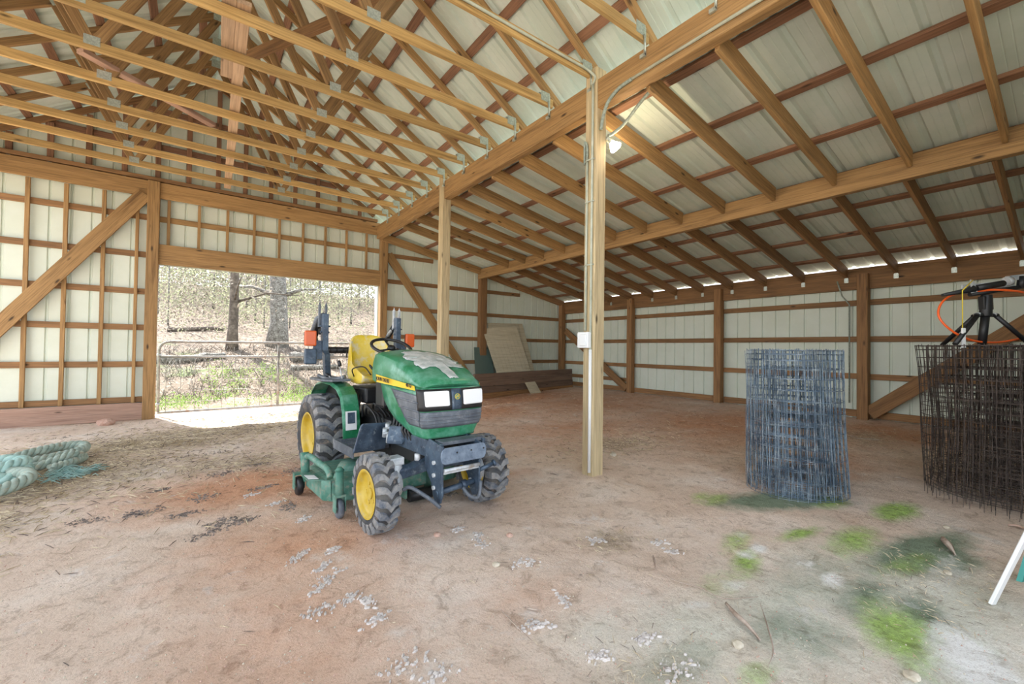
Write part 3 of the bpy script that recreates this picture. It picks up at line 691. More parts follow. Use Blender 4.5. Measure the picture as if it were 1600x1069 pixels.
# fenders
def fender(s):
    mb = MB()
    prof = [(1.95, .66), (1.88, .76), (1.75, .84), (1.55, .875), (1.32, .87), (1.15, .84), (1.05, .78), (1.0, .68), (.97, .56), (.955, .42)]
    xo, xi = s*.36, s*.215
    vs = []
    for (y, z) in prof: vs += [(xo, y, z-.02), (xo-s*.02, y, z), (xi, y, z)]
    mb.add(vs, [(3*i+j, 3*i+j+1, 3*i+j+4, 3*i+j+3) for i in range(len(prof)-1) for j in (0, 1)], smooth=False)
    f = mb.build('fender', M_GREEN, TR, solid=.006, bevel=.003)
    mb = MB(); poly = [(xi, y, z) for y, z in prof]+[(xi, 1.2, .40), (xi, 1.9, .45)]
    mb.prism(poly, (s*.004, 0, 0)); mb.build('inner_panel', M_BLK, TR)
    mb = MB(); mb.prism([(s*.42, 1.75, .875), (s*.44, 1.30, .885), (s*.38, 1.20, .885), (s*.22, 1.18, .89), (s*.22, 1.75, .89)], (0, 0, .022)); mb.build('fender_top', M_GRIL, TR, bevel=.008)
    return f
fL = fender(-1); fR = fender(1)
mb = MB(); mb.prism([(-.34, .950, .50), (-.25, .950, .50), (-.25, .966, .655), (-.34, .966, .655)], (0, -.006, 0)); dc = mb.build('warning_decal', M_PVC, fL); dc['label'] = 'small decal with a blue picture on the fender'
mb = MB(); mb.prism([(-.325, .949, .555), (-.265, .949, .555), (-.265, .958, .645), (-.325, .958, .645)], (0, -.006, 0)); mb.build('decal_picture', M_IRON, dc)
# platform, pedal shields
for s in (-1, 1):
    mb = MB(); mb.box((min(s*.42, s*.14), .55, .405), (max(s*.42, s*.14), 1.0, .43))
    for i in range(8): mb.box((min(s*.40, s*.17), .60+.045*i, .43), (max(s*.40, s*.17), .612+.045*i, .436))
    mb.box((min(s*.425, s*.415), .55, .36), (max(s*.425, s*.415), 1.0, .435))
    mb.build('foot_platform', M_GRIL if s < 0 else M_IRON, TR)
    mb = MB(); mb.prism([(s*.44, .50, .41), (s*.19, .50, .41), (s*.17, .46, .62), (s*.385, .46, .63), (s*.40, .465, .61)], (0, .02, 0)); mb.build('pedal_shield', M_IRON, TR, bevel=.008)
# centre mass: transmission, engine, frame
mb = MB(); mb.box((-.13, .55, .30), (.13, 1.65, .62)); mb.box((-.19, 1.30, .25), (.19, 1.70, .60)); mb.box((-.10, .3, .36), (.10, .6, .55)); mb.build('transmission', M_BLK, TR, bevel=.03)
mb = MB(); mb.box((-.15, .0, .38), (.15, .48, .60)); mb.box((-.17, .05, .50), (.17, .42, .70))
for i in range(6): mb.tube([(-.16, .1+.05*i, .52), (-.19, .12+.05*i, .60), (-.16, .13+.05*i, .68)], .012, 8)
mb.build('engine', M_BLK, TR, bevel=.015)
for s in (-1, 1):
    mb = MB(); mb.box((s*.165-.012, -.30, .47), (s*.165+.012, .60, .585)); 
    for i in range(5): mb.tube([(s*.182, -.2+.15*i, .53), (s*.165, -.2+.15*i, .53)], .012, 6)
    mb.build('frame_rail', M_IRON, TR, bevel=.004)
# valves and hoses by the step
mb = MB()
for i, (x, y, z) in enumerate([(-.24, .36, .60), (-.27, .34, .57), (-.22, .33, .56), (-.25, .32, .53), (-.20, .36, .58)]):
    mb.tube([(x, y, z-.03), (x, y-.01, z+.035)], .018, 8); mb.tube([(x-.02, y-.02, z), (x+.03, y-.03, z)], .012, 8)
mb.build('hydraulic_coupler', M_ALU, TR)
mb = MB(); mb.prism([(-.28, .28, .50), (-.20, .20, .50), (-.12, .20, .56), (-.12, .22, .62), (-.19, .24, .60), (-.25, .30, .60)], (0, 0, .025)); mb.build('coupler_bracket', M_IRON, TR, bevel=.006)
mb = MB()
for i in range(7):
    x = -.20+.03*i; mb.tube(bez([(x, .95, .60+.02*i), (x-.03, .85, .72-.03*(i % 3)), (x+.02, .74, .64), (x, .60, .52)], 6), .009, 6)
for i in range(5): mb.tube(bez([(-.26+.02*i, 1.28, .80), (-.27+.03*i, 1.12, .72+.02*i), (-.24, .98, .60)], 6), .008, 6)
mb.build('hose', M_BLK, TR)
# levers
for p0, p1, r in (((-.28, 1.22, .88), (-.30, 1.25, 1.03), .016), ((-.04, .86, .86), (-.13, .93, 1.01), .010), ((-.33, 1.30, .89), (-.345, 1.42, .93), .014)):
    p0 = Vector(p0); p1 = Vector(p1); d = (p1-p0).normalized()
    mb = MB(); mb.tube([p0, p1], .006, 8); lv = mb.build('lever', M_ALU, TR)
    mb = MB(); mb.tube([p1-d*.01, p1, p1+d*.03, p1+d*.045], [r*.6, r, r, r*.5], 10); mb.build('lever_knob', M_BLK, lv)
mb = MB(); mb.tube(bez([(-.40, 1.52, .93), (-.36, 1.38, .90), (-.30, 1.28, .91), (-.26, 1.22, .93)], 6), .017, 8); mb.build('arm_rail', M_GRIL, TR)
# folded roll bar
for s in (-1, 1):
    mb = MB()
    mb.loft([[Vector((s*x+dx, y+dy, z)) for dx, dy in ((-.026, -.035), (.026, -.035), (.026, .035), (-.026, .035))] for x, y, z in ((.30, 1.58, .88), (.315, 1.56, .95), (.335, 1.52, 1.12), (.36, 1.50, 1.16), (.36, 1.50, 1.50))], smooth=False)
    mb.build('roll_bar_post', M_IRON, TR, bevel=.004)
    mb = MB(); mb.tube([(s*.36, 1.53, 1.50), (s*.405, 1.585, 1.46), (s*.425, 1.70, 1.30)], [.02, .022, .02], 8)
    mb.tube([(s*.345, 1.70, 1.32), (s*.40, 1.60, 1.46)], .018, 8)
    for dx in (-.045, .012):
        mb.loft([[Vector((s*(.385+dx)+a, y+b, z)) for a, b in ((-.008, -.016), (.008, -.016), (.008, .016), (-.008, .016))] for y, z in ((1.55, 1.38), (1.545, 1.50), (1.54, 1.585))], smooth=False)
        mb.tube([(s*(.385+dx), 1.54, 1.57), (s*(.385+dx), 1.54, 1.61)], [.012, .003], 8)
    mb.build('fold_bracket', M_ALU if s > 0 else M_GRIL, TR)
    mb = MB(); mb.tube([(s*.38, 1.60, 1.44), (s*.37, 1.78, 1.28), (s*.30, 1.90, 1.17)], .026, 10); mb.build('roll_bar_arm', M_BLK, TR)
    mb = MB(); mb.tube([(s*.36-.05, 1.50, 1.385), (s*.36+.05, 1.50, 1.385)], .008, 8); mb.tube([(s*.36-.04, 1.50, 1.33), (s*.36+.04, 1.50, 1.33)], .01, 8); mb.build('hinge_bolt', M_IRON, TR)
    mb = MB(); mb.box((min(s*.38, s*.46), 1.49, 1.08), (max(s*.38, s*.46), 1.50, 1.25)); mb.build('lamp_bracket', M_IRON, TR)
    mb = MB(); mb.box((s*.49-.05, 1.455, 1.20), (s*.49+.05, 1.495, 1.34)); am = mb.build('warning_light', M_AMB, TR, bevel=.012); am['label'] = 'orange warning light'
    mb = MB(); mb.box((s*.49-.046, 1.495, 1.205), (s*.49+.046, 1.52, 1.335)); mb.build('light_housing', M_BLK, am, bevel=.01)
    mb = MB(); mb.box((s*.485-.052, 1.46, 1.035), (s*.485+.052, 1.51, 1.175)); mb.build('tail_light_box', M_IRON, TR, bevel=.012)
mb = MB(); mb.tube([(-.31, 1.90, 1.16), (.31, 1.90, 1.16)], .034, 12)
for i in range(9): mb.lathe([(.034, -.01), (.037, 0), (.034, .01)], 'x', (-.26+.065*i, 1.90, 1.16), 12)
mb.build('roll_bar_crossbar', M_BLK, TR)
mb = MB(); mb.tube([(.33, 1.44, 1.18), (.30, 1.40, 1.10), (.32, 1.42, 1.02)], .02, 8); mb.build('belt_reel', M_ALU, TR)
# wheels
def wheel(name, x, y, Rr, Wd, rim_r, nl, s, inner=False):
    """s: side the outer face looks at (-1 left, 1 right)"""
    mb = MB(); hw = Wd/2; c = (x, y, Rr)
    prof = [(rim_r, -hw*.80), (rim_r+.01, -hw*.92), (rim_r+(Rr-rim_r)*.45, -hw*1.02), (Rr-.045, -hw*.96), (Rr-.026, -hw*.84), (Rr-.018, -hw*.4), (Rr-.016, 0), (Rr-.018, hw*.4), (Rr-.026, hw*.84), (Rr-.045, hw*.96), (rim_r+(Rr-rim_r)*.45, hw*1.02), (rim_r+.01, hw*.92), (rim_r, hw*.80)]
    mb.lathe(prof, 'x', c, 64)
    def P(r, h, a): return Vector((x+h, y+r*math.cos(a), Rr+r*math.sin(a)))
    da = 2*math.pi/nl
    for i in range(nl):
        for sd_ in (-1, 1):
            a0 = i*da
            w_ = da*.33; lean = -da*.85; secs = []
            for h, t in ((0, 0), (.35, .45), (.55, .55), (.90, .60), (1.02, .62)):
                ac = a0+lean*t; rt = Rr-(0 if h < .8 else .006 if h < 1 else .045); rb = Rr-.03-(0 if h < .8 else .02 if h < 1 else .04)
                ww = w_*(1 if h < .8 else 1.15)
                secs.append([P(rb, sd_*h*hw, ac-ww), P(rt, sd_*h*hw, ac-ww*.72), P(rt, sd_*h*hw, ac+ww*.72), P(rb, sd_*h*hw, ac+ww)])
            mb.loft(secs, mi=1, smooth=False)
    t = mb.build(name, [M_TIRE, M_LUG], TR)
    mb = MB(); k = s*hw
    mb.lathe([(rim_r+.008, k*.95), (rim_r+.002, k*.99), (rim_r-.012, k*.93), (rim_r-.018, k*.70), (rim_r-.03, k*.55), (rim_r*.72, k*.50), (rim_r*.60, k*.42), (rim_r*.40, k*.44), (.0, k*.44)], 'x', c, 48)
    mb.lathe([(rim_r+.008, -k*.95), (rim_r+.002, -k*.99), (rim_r-.012, -k*.93), (rim_r-.018, -k*.70), (rim_r-.02, k*.5)], 'x', c, 48)
    rm = mb.build('rim', M_YEL, t)
    mb = MB()
    mb.tube([(x+k*.40, y, Rr), (x+k*.62, y, Rr)], rim_r*.24, 20)
    for j in range(5):
        a = j*2*math.pi/5; mb.tube([(x+k*.40, y+rim_r*.42*math.cos(a), Rr+rim_r*.42*math.sin(a)), (x+k*.55, y+rim_r*.42*math.cos(a), Rr+rim_r*.42*math.sin(a))], .012, 6)
    mb.build('hub', M_YEL, rm)
    return t
wheel('front_tire', -.458, .04, .254, .14, .150, 19, -1)
wheel('front_tire', .425, .09, .260, .19, .150, 19, 1)
wheel('rear_tire', -.365, 1.55, .378, .24, .205, 20, -1)
wheel('rear_tire', .365, 1.55, .378, .24, .205, 20, 1)
# front axle and knuckles
mb = MB(); mb.loft([[Vector((x, .02+dy, z+dz)) for dy, dz in ((-.045, -h), (.045, -h), (.05, h*.6), (0, h), (-.05, h*.6))] for x, z, h in ((-.33, .36, .045), (-.22, .37, .04), (-.10, .40, .055), (.10, .40, .055), (.22, .37, .04), (.33, .36, .045))], smooth=False); ax = mb.build('front_axle', M_IRON, TR, bevel=.01)
for s in (-1, 1):
    mb = MB(); mb.tube([(s*.33, .02, .47), (s*.335, .02, .40), (s*.345, .02, .22)], [.035, .05, .055], 14); mb.lathe([(0, s*.30), (.08, s*.31), (.11, s*.345), (.12, s*.38), (.05, s*.42)], 'x', (0, .02, .29), 24)
    mb.box((s*.34-.05, -.03, .42), (s*.34+.05, .07, .47)); mb.build('final_drive', M_ALU, ax, bevel=.006)
MB().tube([(-.17, .02, .42), (-.17, .02, .465)], .02, 8).build('filler_plug', M_PVC, ax)
# loader mount in front
mb = MB(); yb_ = -.34; pts = []
for k in range(7):
    a = math.radians(90+180*k/6); pts.append((-.165+.03*math.cos(a), yb_, .515+.052*math.sin(a)))
for k in range(7):
    a = math.radians(-90+180*k/6); pts.append((.125+.03*math.cos(a), yb_, .515+.052*math.sin(a)))
mb.prism(pts, (0, .012, 0)); bmp = mb.build('front_bumper_plate', M_IRONL, TR, bevel=.003)
for x in (-.08, .03, .13): MB().tube([(x, yb_-.001, .53), (x, yb_-.003, .53)], .006, 8).build('bolt_hole', M_BLK, bmp)
for s, x in ((-1, -.185), (1, .10)):
    mb = MB(); mb.prism([(x, -.335, .575), (x, -.16, .60), (x, -.10, .52), (x, -.12, .40), (x, -.20, .32), (x, -.22, .25), (x, -.26, .20), (x, -.31, .215), (x, -.335, .27), (x, -.33, .40)], (.014, 0, 0)); mb.build('loader_hook_plate', M_IRON, TR, bevel=.003)
    for q_ in range(3): MB().tube([(x-.012, -.24, .30+.08*q_), (x+.024, -.24, .30+.08*q_)], .014, 8).build('mount_bolt', M_ALU, TR)
mb = MB(); mb.tube([(-.19, -.27, .27), (.13, -.27, .30)], .019, 12); mb.tube([(.0, -.27, .288), (.04, -.27, .292)], .03, 10); mb.build('cross_tube', M_IRON, TR)
mb = MB(); mb.tube([(-.17, -.335, .425), (.10, -.335, .425)], .012, 8); mb.box((-.17, -.33, .40), (.10, -.322, .42)); mb.build('cross_strap', M_ALU, TR)
mb = MB(); mb.tube([(.11, -.30, .37), (.22, -.33, .41)], .016, 8); mb.tube([(.22, -.33, .41), (.235, -.335, .415)], .024, 10); mb.build('lock_pin', M_IRON, TR)
mb = MB(); mb.tube(bez([(-.36, -.16, .30), (-.33, -.20, .32), (-.25, -.28, .26), (-.19, -.33, .20)], 6), .013, 8); mb.build('bent_rod', M_GRIL, TR); mb = MB(); mb.tube(bez([(-.02, -.32, .29), (.01, -.36, .24), (.08, -.36, .22), (.12, -.33, .31)], 6), .012, 8); mb.build('bent_rod', M_GRIL, TR)
mb = MB(); mb.box((-.15, -.28, .57), (.17, -.18, .592)); mb.build('radiator_guard', M_GRIL, TR)
# mower deck
dk_pts = [(-.62, .60), (-.57, .53), (-.42, .47), (.42, .47), (.58, .56), (.62, .66), (.62, 1.10), (-.55, 1.12), (-.62, 1.03)]
mb = MB(); mb.loft([[Vector((x*a, .8+(y-.8)*a, z)) for x, y in dk_pts] for a, z in ((1.0, .075), (1.0, .20), (.985, .222), (.93, .232))], smooth=False); deck = mb.build('mower_deck', M_GREENW, TR, bevel=.01)
mb = MB(); mb.prism([(-.61, .60, .222), (-.71, .64, .225), (-.71, .84, .225), (-.61, .93, .222)], (0, 0, .006)); mb.prism([(-.58, .535, .09), (-.625, .60, .09), (-.63, .60, .225), (-.585, .53, .232)], (.004, .004, 0)); mb.build('side_guard', M_GREENW, deck)
mb = MB(); mb.prism([(-.64, .63, .232), (-.70, .66, .232), (-.70, .78, .232), (-.64, .74, .232)], (0, 0, .002)); mb.build('faded_label', M_PVC, deck)
for cx, cy in ((-.36, .78), (0, .88), (.36, .78)): MB().lathe([(0, .06), (.07, .055), (.09, .03), (.10, 0)], 'z', (cx, cy, .23), 20).build('spindle_cover', M_GREENW, deck)
mb = MB(); mb.tube(bez([(-.60, .50, .26), (-.60, .55, .31), (-.62, .70, .33), (-.64, .86, .35), (-.66, .92, .33)], 6), .024, 10); mb.tube([(-.66, .90, .22), (-.66, .93, .37)], .032, 12); mb.build('lift_arm', M_GREENW, deck)
def caster(x, y, r, w, fork):
    mb = MB(); mb.lathe([(r*.5, -w), (r*.9, -w), (r, -w*.5), (r, w*.5), (r*.9, w), (r*.5, w), (0, w*.8)], 'x', (x, y, r), 24); mb.lathe([(0, -w*.9), (r*.5, -w)], 'x', (x, y, r), 24)
    cw = mb.build('caster_wheel', M_GRIL if fork else M_BLK, deck)
    mb = MB()
    for s in (-1, 1): mb.prism([(x+s*(w+.012), y-.03, r-.02), (x+s*(w+.012), y+.03, r-.02), (x+s*(w+.012), y+.03, 2*r+.02), (x+s*(w+.012), y-.03, 2*r+.02)], (s*.006, 0, 0))
    mb.box((x-w-.018, y-.03, 2*r+.015), (x+w+.018, y+.03, 2*r+.03)); mb.tube([(x-w-.02, y, r), (x+w+.02, y, r)], .01, 8)
    if fork: mb.tube([(x, y, 2*r+.02), (x, y+.01, .33)], [.028]*2, 12); mb.tube([(x, y+.01, .33), (x, y+.01, .355)], [.034, .012], 12)
    mb.build('caster_fork', M_GREENW, cw)
caster(-.565, .40, .068, .018, True)
caster(-.66, 1.08, .075, .022, False)
caster(.565, .40, .068, .018, True)
mb = MB(); mb.tube([(-.565, .42, .27), (-.55, .52, .27)], .03, 8); mb.box((-.64, 1.0, .12), (-.57, 1.08, .22)); mb.build('caster_bracket', M_GREENW, deck)
mb = MB(); mb.tube([(-.06, .36, .055), (.14, .36, .055)], .045, 16); mb.build('anti_scalp_roller', M_BLK, deck)
mb = MB(); mb.box((-.09, .36, .04), (-.07, .50, .24)); mb.box((.15, .36, .04), (.17, .50, .24)); mb.box((-.09, .44, .20), (.17, .5, .23)); mb.build('roller_bracket', M_GREENW, deck)
mb = MB(); 
for i in range(60):
    a, b_ = R.uniform(-.08, .14), R.uniform(.38, .46); mb.tube([(a, b_, .24), (a+R.uniform(-.03, .03), b_+R.uniform(-.03, .03), .265+R.uniform(0, .02))], .003, 3)
tag(mb.build('grass_clippings', spotty('dry_clippings', (.08, .08, .04), (.20, .19, .10)), deck), kind='stuff')

# ------------------------------------------------------------------ wire rolls
def wire_roll(name, c, z0, rin, rout, h, turns, nv, heights, mat, label, lean=(0, 0), flare=0, wob=.01, rw=.0021, seed=1, loose=()):
    rg = random.Random(seed); mb = MB()
    def P(t, z):   # t in turns
        a = 2*math.pi*t; u = t/turns; r = rin+(rout-rin)*u
        k = (z/h)
        r2 = r*(1+flare*(1-k))+wob*noise.noise(Vector((a*.55, z*1.1, seed)))*(.4+u)
        return Vector((c[0]+r2*math.cos(a)+lean[0]*k, c[1]+r2*math.sin(a)+lean[1]*k, z0+z))
    n = int(turns*nv)
    for i in range(n):
        t = turns*i/n+rg.uniform(-.002, .002)
        if i < n*.5 and i % 2: continue
        pts = []; zt = h+rg.uniform(-.006, .012)
        for j in range(7):
            z = zt*j/6; p = P(t+rg.uniform(-.0016, .0016), z); p.z += .0
            if j == 0: p += Vector((rg.uniform(-.012, .012), rg.uniform(-.012, .012), rg.uniform(-.002, .01)))
            pts.append(p)
        mb.tube(pts, rw, 3, caps=False)
    for z in heights:
        pts = []; m = int(turns*26)
        for i in range(m+1):
            t = turns*i/m; p = P(t, z); p.z += .006*noise.noise(Vector((t*3, z*9, seed))) ; pts.append(p)
        mb.tube(pts, rw*1.05, 3, caps=False)
    for a0, a1, dr in loose:   # loose outer end standing a little off the roll
        k_ = int((a1-a0)*rout/.055)
        def Q(a, z): 
            rr2 = rout*(1+flare*(1-z/h))+dr*(.35+.65*(1-z/h))*math.sin(math.pi*(a-a0)/(a1-a0))+.012*noise.noise(Vector((a*3, z*3, 5)))
            return Vector((c[0]+rr2*math.cos(a)+lean[0]*z/h, c[1]+rr2*math.sin(a)+lean[1]*z/h, z0+z))
        for i in range(k_+1):
            a = a0+(a1-a0)*i/k_+rg.uniform(-.02, .02); mb.tube([Q(a+rg.uniform(-.015, .015), h*(j/6)*rg.uniform(.97, 1)) for j in range(7)], rw*.8, 3, caps=False)
        for z in heights[::2]: mb.tube([Q(a0+(a1-a0)*j/14, z*.97) for j in range(15)], rw*.8, 3, caps=False)
    o = mb.build(name, mat, recalc=False); tag(o, label, 'wire roll'); return mb
M_WIRE = spotty('galvanised_wire', (.07, .11, .16), (.24, .33, .42), scale=5, rough=.4, metal=.2, c3=(.50, .57, .62), s3=12, t3=(.5, .7))
M_RWIRE = spotty('rusty_wire', (.04, .03, .026), (.13, .10, .085), scale=6, rough=.7, metal=.2, c3=(.16, .13, .11), s3=14, t3=(.55, .75))
hts = [.012, .06, .13, .22, .31, .40, .49, .58, .60, .68, .77, .86, .95, 1.03, 1.10, 1.15, 1.18]
wire_roll('wire_fence_roll', (4.13, 1.52), .035, .16, .355, 1.185, 7, 38, hts, M_WIRE, 'upright roll of grey galvanised fence wire standing alone on the dirt', lean=(-.03, .02), flare=.06, wob=.02, rw=.0027, seed=3, loose=((2.3, 3.9, .045), (5.2, 6.6, .05)))
def loose_wires():
    pass
hts2 = [.01, .07, .12, .17, .22, .28, .34, .41, .48, .56, .64, .72, .80, .88, .96, 1.04, 1.12, 1.19, 1.22]
wire_roll('wire_fence_roll', (5.24, .30), .05, .16, .66, 1.225, 9, 58, hts2, M_RWIRE, 'large dark rusty roll of woven fence wire carrying the tripod machine', flare=.0, wob=.05, rw=.0026, seed=8, loose=((2.2, 3.6, .05),))

# ------------------------------------------------------------------ tripod launcher on the rusty roll
TH = thing('target_thrower', 'black tripod machine with a throwing arm standing on the rusty wire roll', 'target thrower', (5.026, .51, 1.275)); TH.scale = (1.2, 1.2, 1.2)
# local frame: u = image right, v = toward the camera
u = Vector((math.cos(yaw), -math.sin(yaw), 0)); v = Vector((-math.sin(yaw), -math.cos(yaw), 0)); z_ = Vector((0, 0, 1))
def q3(a, b, c): return u*a+v*b+z_*c
MB().tube([q3(-.02, 0, .005), q3(.005, 0, .21)], .022, 14).build('centre_tube', M_BLK, TH)
mb = MB(); mb.tube([q3(.005, 0, .19), q3(.012, 0, .335)], [.032, .028], 14); mb.prism([q3(-.022, -.02, .235), q3(.04, -.02, .235), q3(.036, -.02, .315), q3(-.028, -.02, .325)], q3(0, .04, 0)); mb.build('pivot_head', M_BLK, TH, bevel=.005)
for a, b, c in ((-.26, .06, 0), (.28, .02, 0), (.02, -.30, 0)):
    mb = MB(); s = Vector((a, b, 0)).normalized(); mb.tube([q3(s.x*.07, s.y*.07, .195), q3(a, b, .004)], .014, 10); mb.tube([q3(0, 0, .20), q3(s.x*.08, s.y*.08, .20)], .012, 8); lg = mb.build('leg', M_BLK, TH)
    MB().tube([q3(s.x*.06, s.y*.06, .195), q3(s.x*.06, s.y*.06, .215)], .012, 8).build('leg_bolt', M_ALU, lg)
MB().tube([q3(-.10, 0, .335), q3(.30, 0, .40)], .014, 8).build('base_bar', M_BLK, TH)
mb = MB(); mb.prism([q3(-.13, -.02, .34), q3(.21, -.02, .395), q3(.21, -.02, .44), q3(-.14, -.02, .40)], q3(0, .012, 0)); mb.build('side_rail', M_ALU, TH, bevel=.002)
MB().tube([q3(-.08, .02, .375), q3(.10, .02, .41)], .02, 12).build('spring_sleeve', M_BLK, TH)
mb = MB(); mb.tube([q3(.14, 0, .425), q3(.17, 0, .43)], .03, 10); mb.prism([q3(.17, -.03, .43), q3(.48, -.03, .475), q3(.48, -.03, .50), q3(.17, -.03, .465)], q3(0, .03, 0)); mb.build('throwing_arm', M_ALU, TH)
mb = MB(); mb.tube([q3(.24, 0, .38), q3(.25, 0, .46)], .022, 10); mb.build('arm_post', M_BLK, TH)
mb = MB(); mb.tube([q3(-.31, .03, .325), q3(-.13, .02, .36), q3(-.10, .02, .37)], [.010, .018, .026], 10); mb.build('grip', M_BLK, TH)
mb = MB(); mb.prism([q3(-.12, .03, .34), q3(-.08, .03, .35), q3(-.10, .03, .42), q3(-.125, .03, .43)], q3(0, -.004, 0)); mb.build('end_plate', M_ALU, TH)
mb = MB(); mb.tube([q3(-.115, .035, .425), q3(-.19, .04, .355), q3(-.195, .045, .33), q3(-.195, .045, .10)], .003, 6); mb.build('pull_cord', plain('yellow_cord', (.75, .58, .04), .6), TH)
mb = MB(); mb.box((-.012, -.006, -.13), (.012, .006, 0)); hd = mb.build('cord_handle', M_PVC, TH, bevel=.004); hd.location = q3(-.195, .05, .11); hd.rotation_euler = (0, 0, -yaw)
mb = MB(); pts = bez([q3(-.06, .0, .355), q3(-.17, -.03, .34), q3(-.265, -.02, .28), q3(-.305, .0, .19), q3(-.26, .03, .10), q3(-.12, .02, .035), q3(.06, .0, .02), q3(.24, -.02, .045), q3(.42, -.02, .10), q3(.62, 0, .2)], 8)
mb.tube(pts, .0065, 8); mb.tube(bez([q3(-.06, .0, .355), q3(.02, .02, .365), q3(.15, .03, .36), q3(.32, .0, .345), q3(.60, 0, .31)], 8), .0075, 8); mb.build('guard_ring', plain('orange_ring', (.90, .13, .02), .35), TH)

# ------------------------------------------------------------------ lumber pile and sheets
pl = [(4.85, 7.92), (8.25, 8.36)]
for i in range(4):
    z0 = .155+.145*i+.0
    nm = ['bottom', 'second', 'third', 'top'][i]; dz = .05
    board('stacked_plank', (4.85, 7.98+.012*i, z0-.03), (8.22, 8.42+.012*i, z0+.005), .045+.01*(i % 2), .142, [W_BRN, W_DARK, W_DARK, W_DARK][i], (-.13, 1, 0), None, f'{nm} plank of the dark plank stack in the far corner', 'plank', 'planks stacked on edge in the far corner')
def sheet(name, a, b, c, d, th, mat, label, n=9):
    a, b, c, d = map(Vector, (a, b, c, d)); nrm = (b-a).cross(d-a).normalized()
    if nrm.y > 0: nrm = -nrm
    mb = MB(); vs = []
    for i in range(n):
        for e0, e1 in (((i)/n, (i+.93)/n), ((i+.93)/n, (i+1)/n)):
            g = 0 if e1 < (i+1)/n-1e-6 else .004
            p = [a+(b-a)*e0, a+(b-a)*e1, d+(c-d)*e1, d+(c-d)*e0]
            p = [q-nrm*g for q in p]; mb.prism(p, -nrm*(th-g))
    o = mb.build(name, mat); return tag(o, label, 'panel')
def psheet(pix, Yp, **k):
    out = []
    for (px, py), Y in zip(pix, Yp):
        q = fw + rr*((px-800)/665.86) - uu*((py-534.5)/665.86); l = Y/q.y; out.append((l*q.x, Y, 1.2+l*q.z))
    return out
# sheet corners lean back on the wall: base out at Y 8.55, top at 9.0
SHa = [(5.83, 9.03, 1.84), (6.95, 9.03, 1.87), (7.20, 8.62, .20), (6.12, 8.62, .15)]
SHb = [(5.66, 8.985, 1.70), (6.72, 8.985, 1.78), (7.02, 8.50, .19), (5.98, 8.50, .14)]
sheet('siding_panel', *SHa, .012, W_PLY, 'pale grooved siding panel, the rear one of two leaning on the gable wall')
sheet('siding_panel', *SHb, .012, W_PLY, 'pale stained grooved siding panel, the front one of two leaning on the gable wall')
tag(MB().prism([(5.40, 8.80, .17), (5.95, 8.80, .17), (5.93, 8.97, 1.22), (5.42, 8.97, 1.22)], (0, .006, 0)).build('glass_pane', plain('green_glass', (.10, .15, .13), .12)), 'dark greenish pane leaning against the brown gable post', 'glass')
tag(MB().prism([(6.42, 7.97, .115), (6.78, 8.01, .125), (6.66, 8.115, .40), (6.31, 8.07, .39)], (.0, .012, .0)).build('plywood_scrap', W_PLY), 'small plywood scrap leaning on the front of the plank stack', 'plywood')

# ------------------------------------------------------------------ electrical
PX, PY = 3.042, 2.83
lx = PX-.07
LT = thing('floodlight', 'lit floodlight bulb on the right side of the pale post', 'lamp', (3.115, 2.76, 3.24))
mb = MB(); mb.tube([(0.0, 0, .0), (.04, 0, -.02)], .022, 10); mb.tube([(.02, 0, .02), (.035, -.02, -.05)], .014, 8); mb.build('bracket', M_PIPE, LT)
mb = MB(); d = Vector((.75, -.15, -.55)).normalized(); c0 = Vector((.02, 0, .0)); xx = d.cross(Vector((0, 1, 0))).normalized(); yy_ = d.cross(xx)
def ring(t, r): return [c0+d*t+(xx*math.cos(2*math.pi*k/20)+yy_*math.sin(2*math.pi*k/20))*r for k in range(20)]
mb.loft([ring(.0, .018), ring(.02, .022), ring(.04, .024)]); mb.build('socket', M_PIPE, LT)
mb = MB(); mb.loft([ring(.04, .02), ring(.07, .032), ring(.11, .058), ring(.125, .060), ring(.135, .05), ring(.14, .01)])
mb.build('bulb', plain('bulb_glass', (1, .93, .82), .2, emit=6, ec=(1, .78, .52)), LT)
pld = bpy.data.lights.new('bulb_light', 'POINT'); plo = bpy.data.objects.new('bulb_light', pld); C.objects.link(plo); pld.energy = 1.6; pld.color = (1, .80, .55); pld.shadow_soft_size = .06
plo.location = Vector((3.115, 2.76, 3.24))+c0+d*.22
CD = thing('conduit', 'white conduits running down the left face of the pale post', 'conduit', (lx, PY, 0))
MB().tube([(-.012, -.035, .16), (-.012, -.035, 3.45), (-.012, -.035, 3.72)], .0115, 10).build('pipe', M_PIPE, CD)
MB().tube([(-.012, .03, 1.38), (-.012, .03, 3.05)], .0115, 10).build('pipe', M_PIPE, CD)
MB().tube([(-.012, -.035, .05), (-.012, -.035, 1.2)], .015, 10).build('pipe', M_PVC, CD)
MB().tube(bez([(-.012, .03, 3.05), (-.012, .035, 3.15), (-.02, .05, 3.19), (-.012, .065, 3.14), (-.01, .065, 2.98)], 6), .012, 8).build('loop', M_FLEX, CD)
for z in (2.0, 2.6, 3.0): 
    mb = MB(); mb.tube([(-.012, -.065, z), (-.027, -.035, z), (-.027, .03, z), (-.012, .055, z)], .006, 6); mb.build('clamp', M_PIPE, CD)
JB = thing('junction_box', 'white junction box on the pale post', 'junction box', (lx-.012, PY+.01, 1.29))
mb = MB(); mb.box((-.045, -.055, -.075), (.006, .085, .075)); mb.build('box', M_PVC, JB, bevel=.008)
mb = MB(); mb.box((-.056, -.035, -.055), (-.045, .045, .055)); mb.build('cover', M_PVC, JB, bevel=.006)
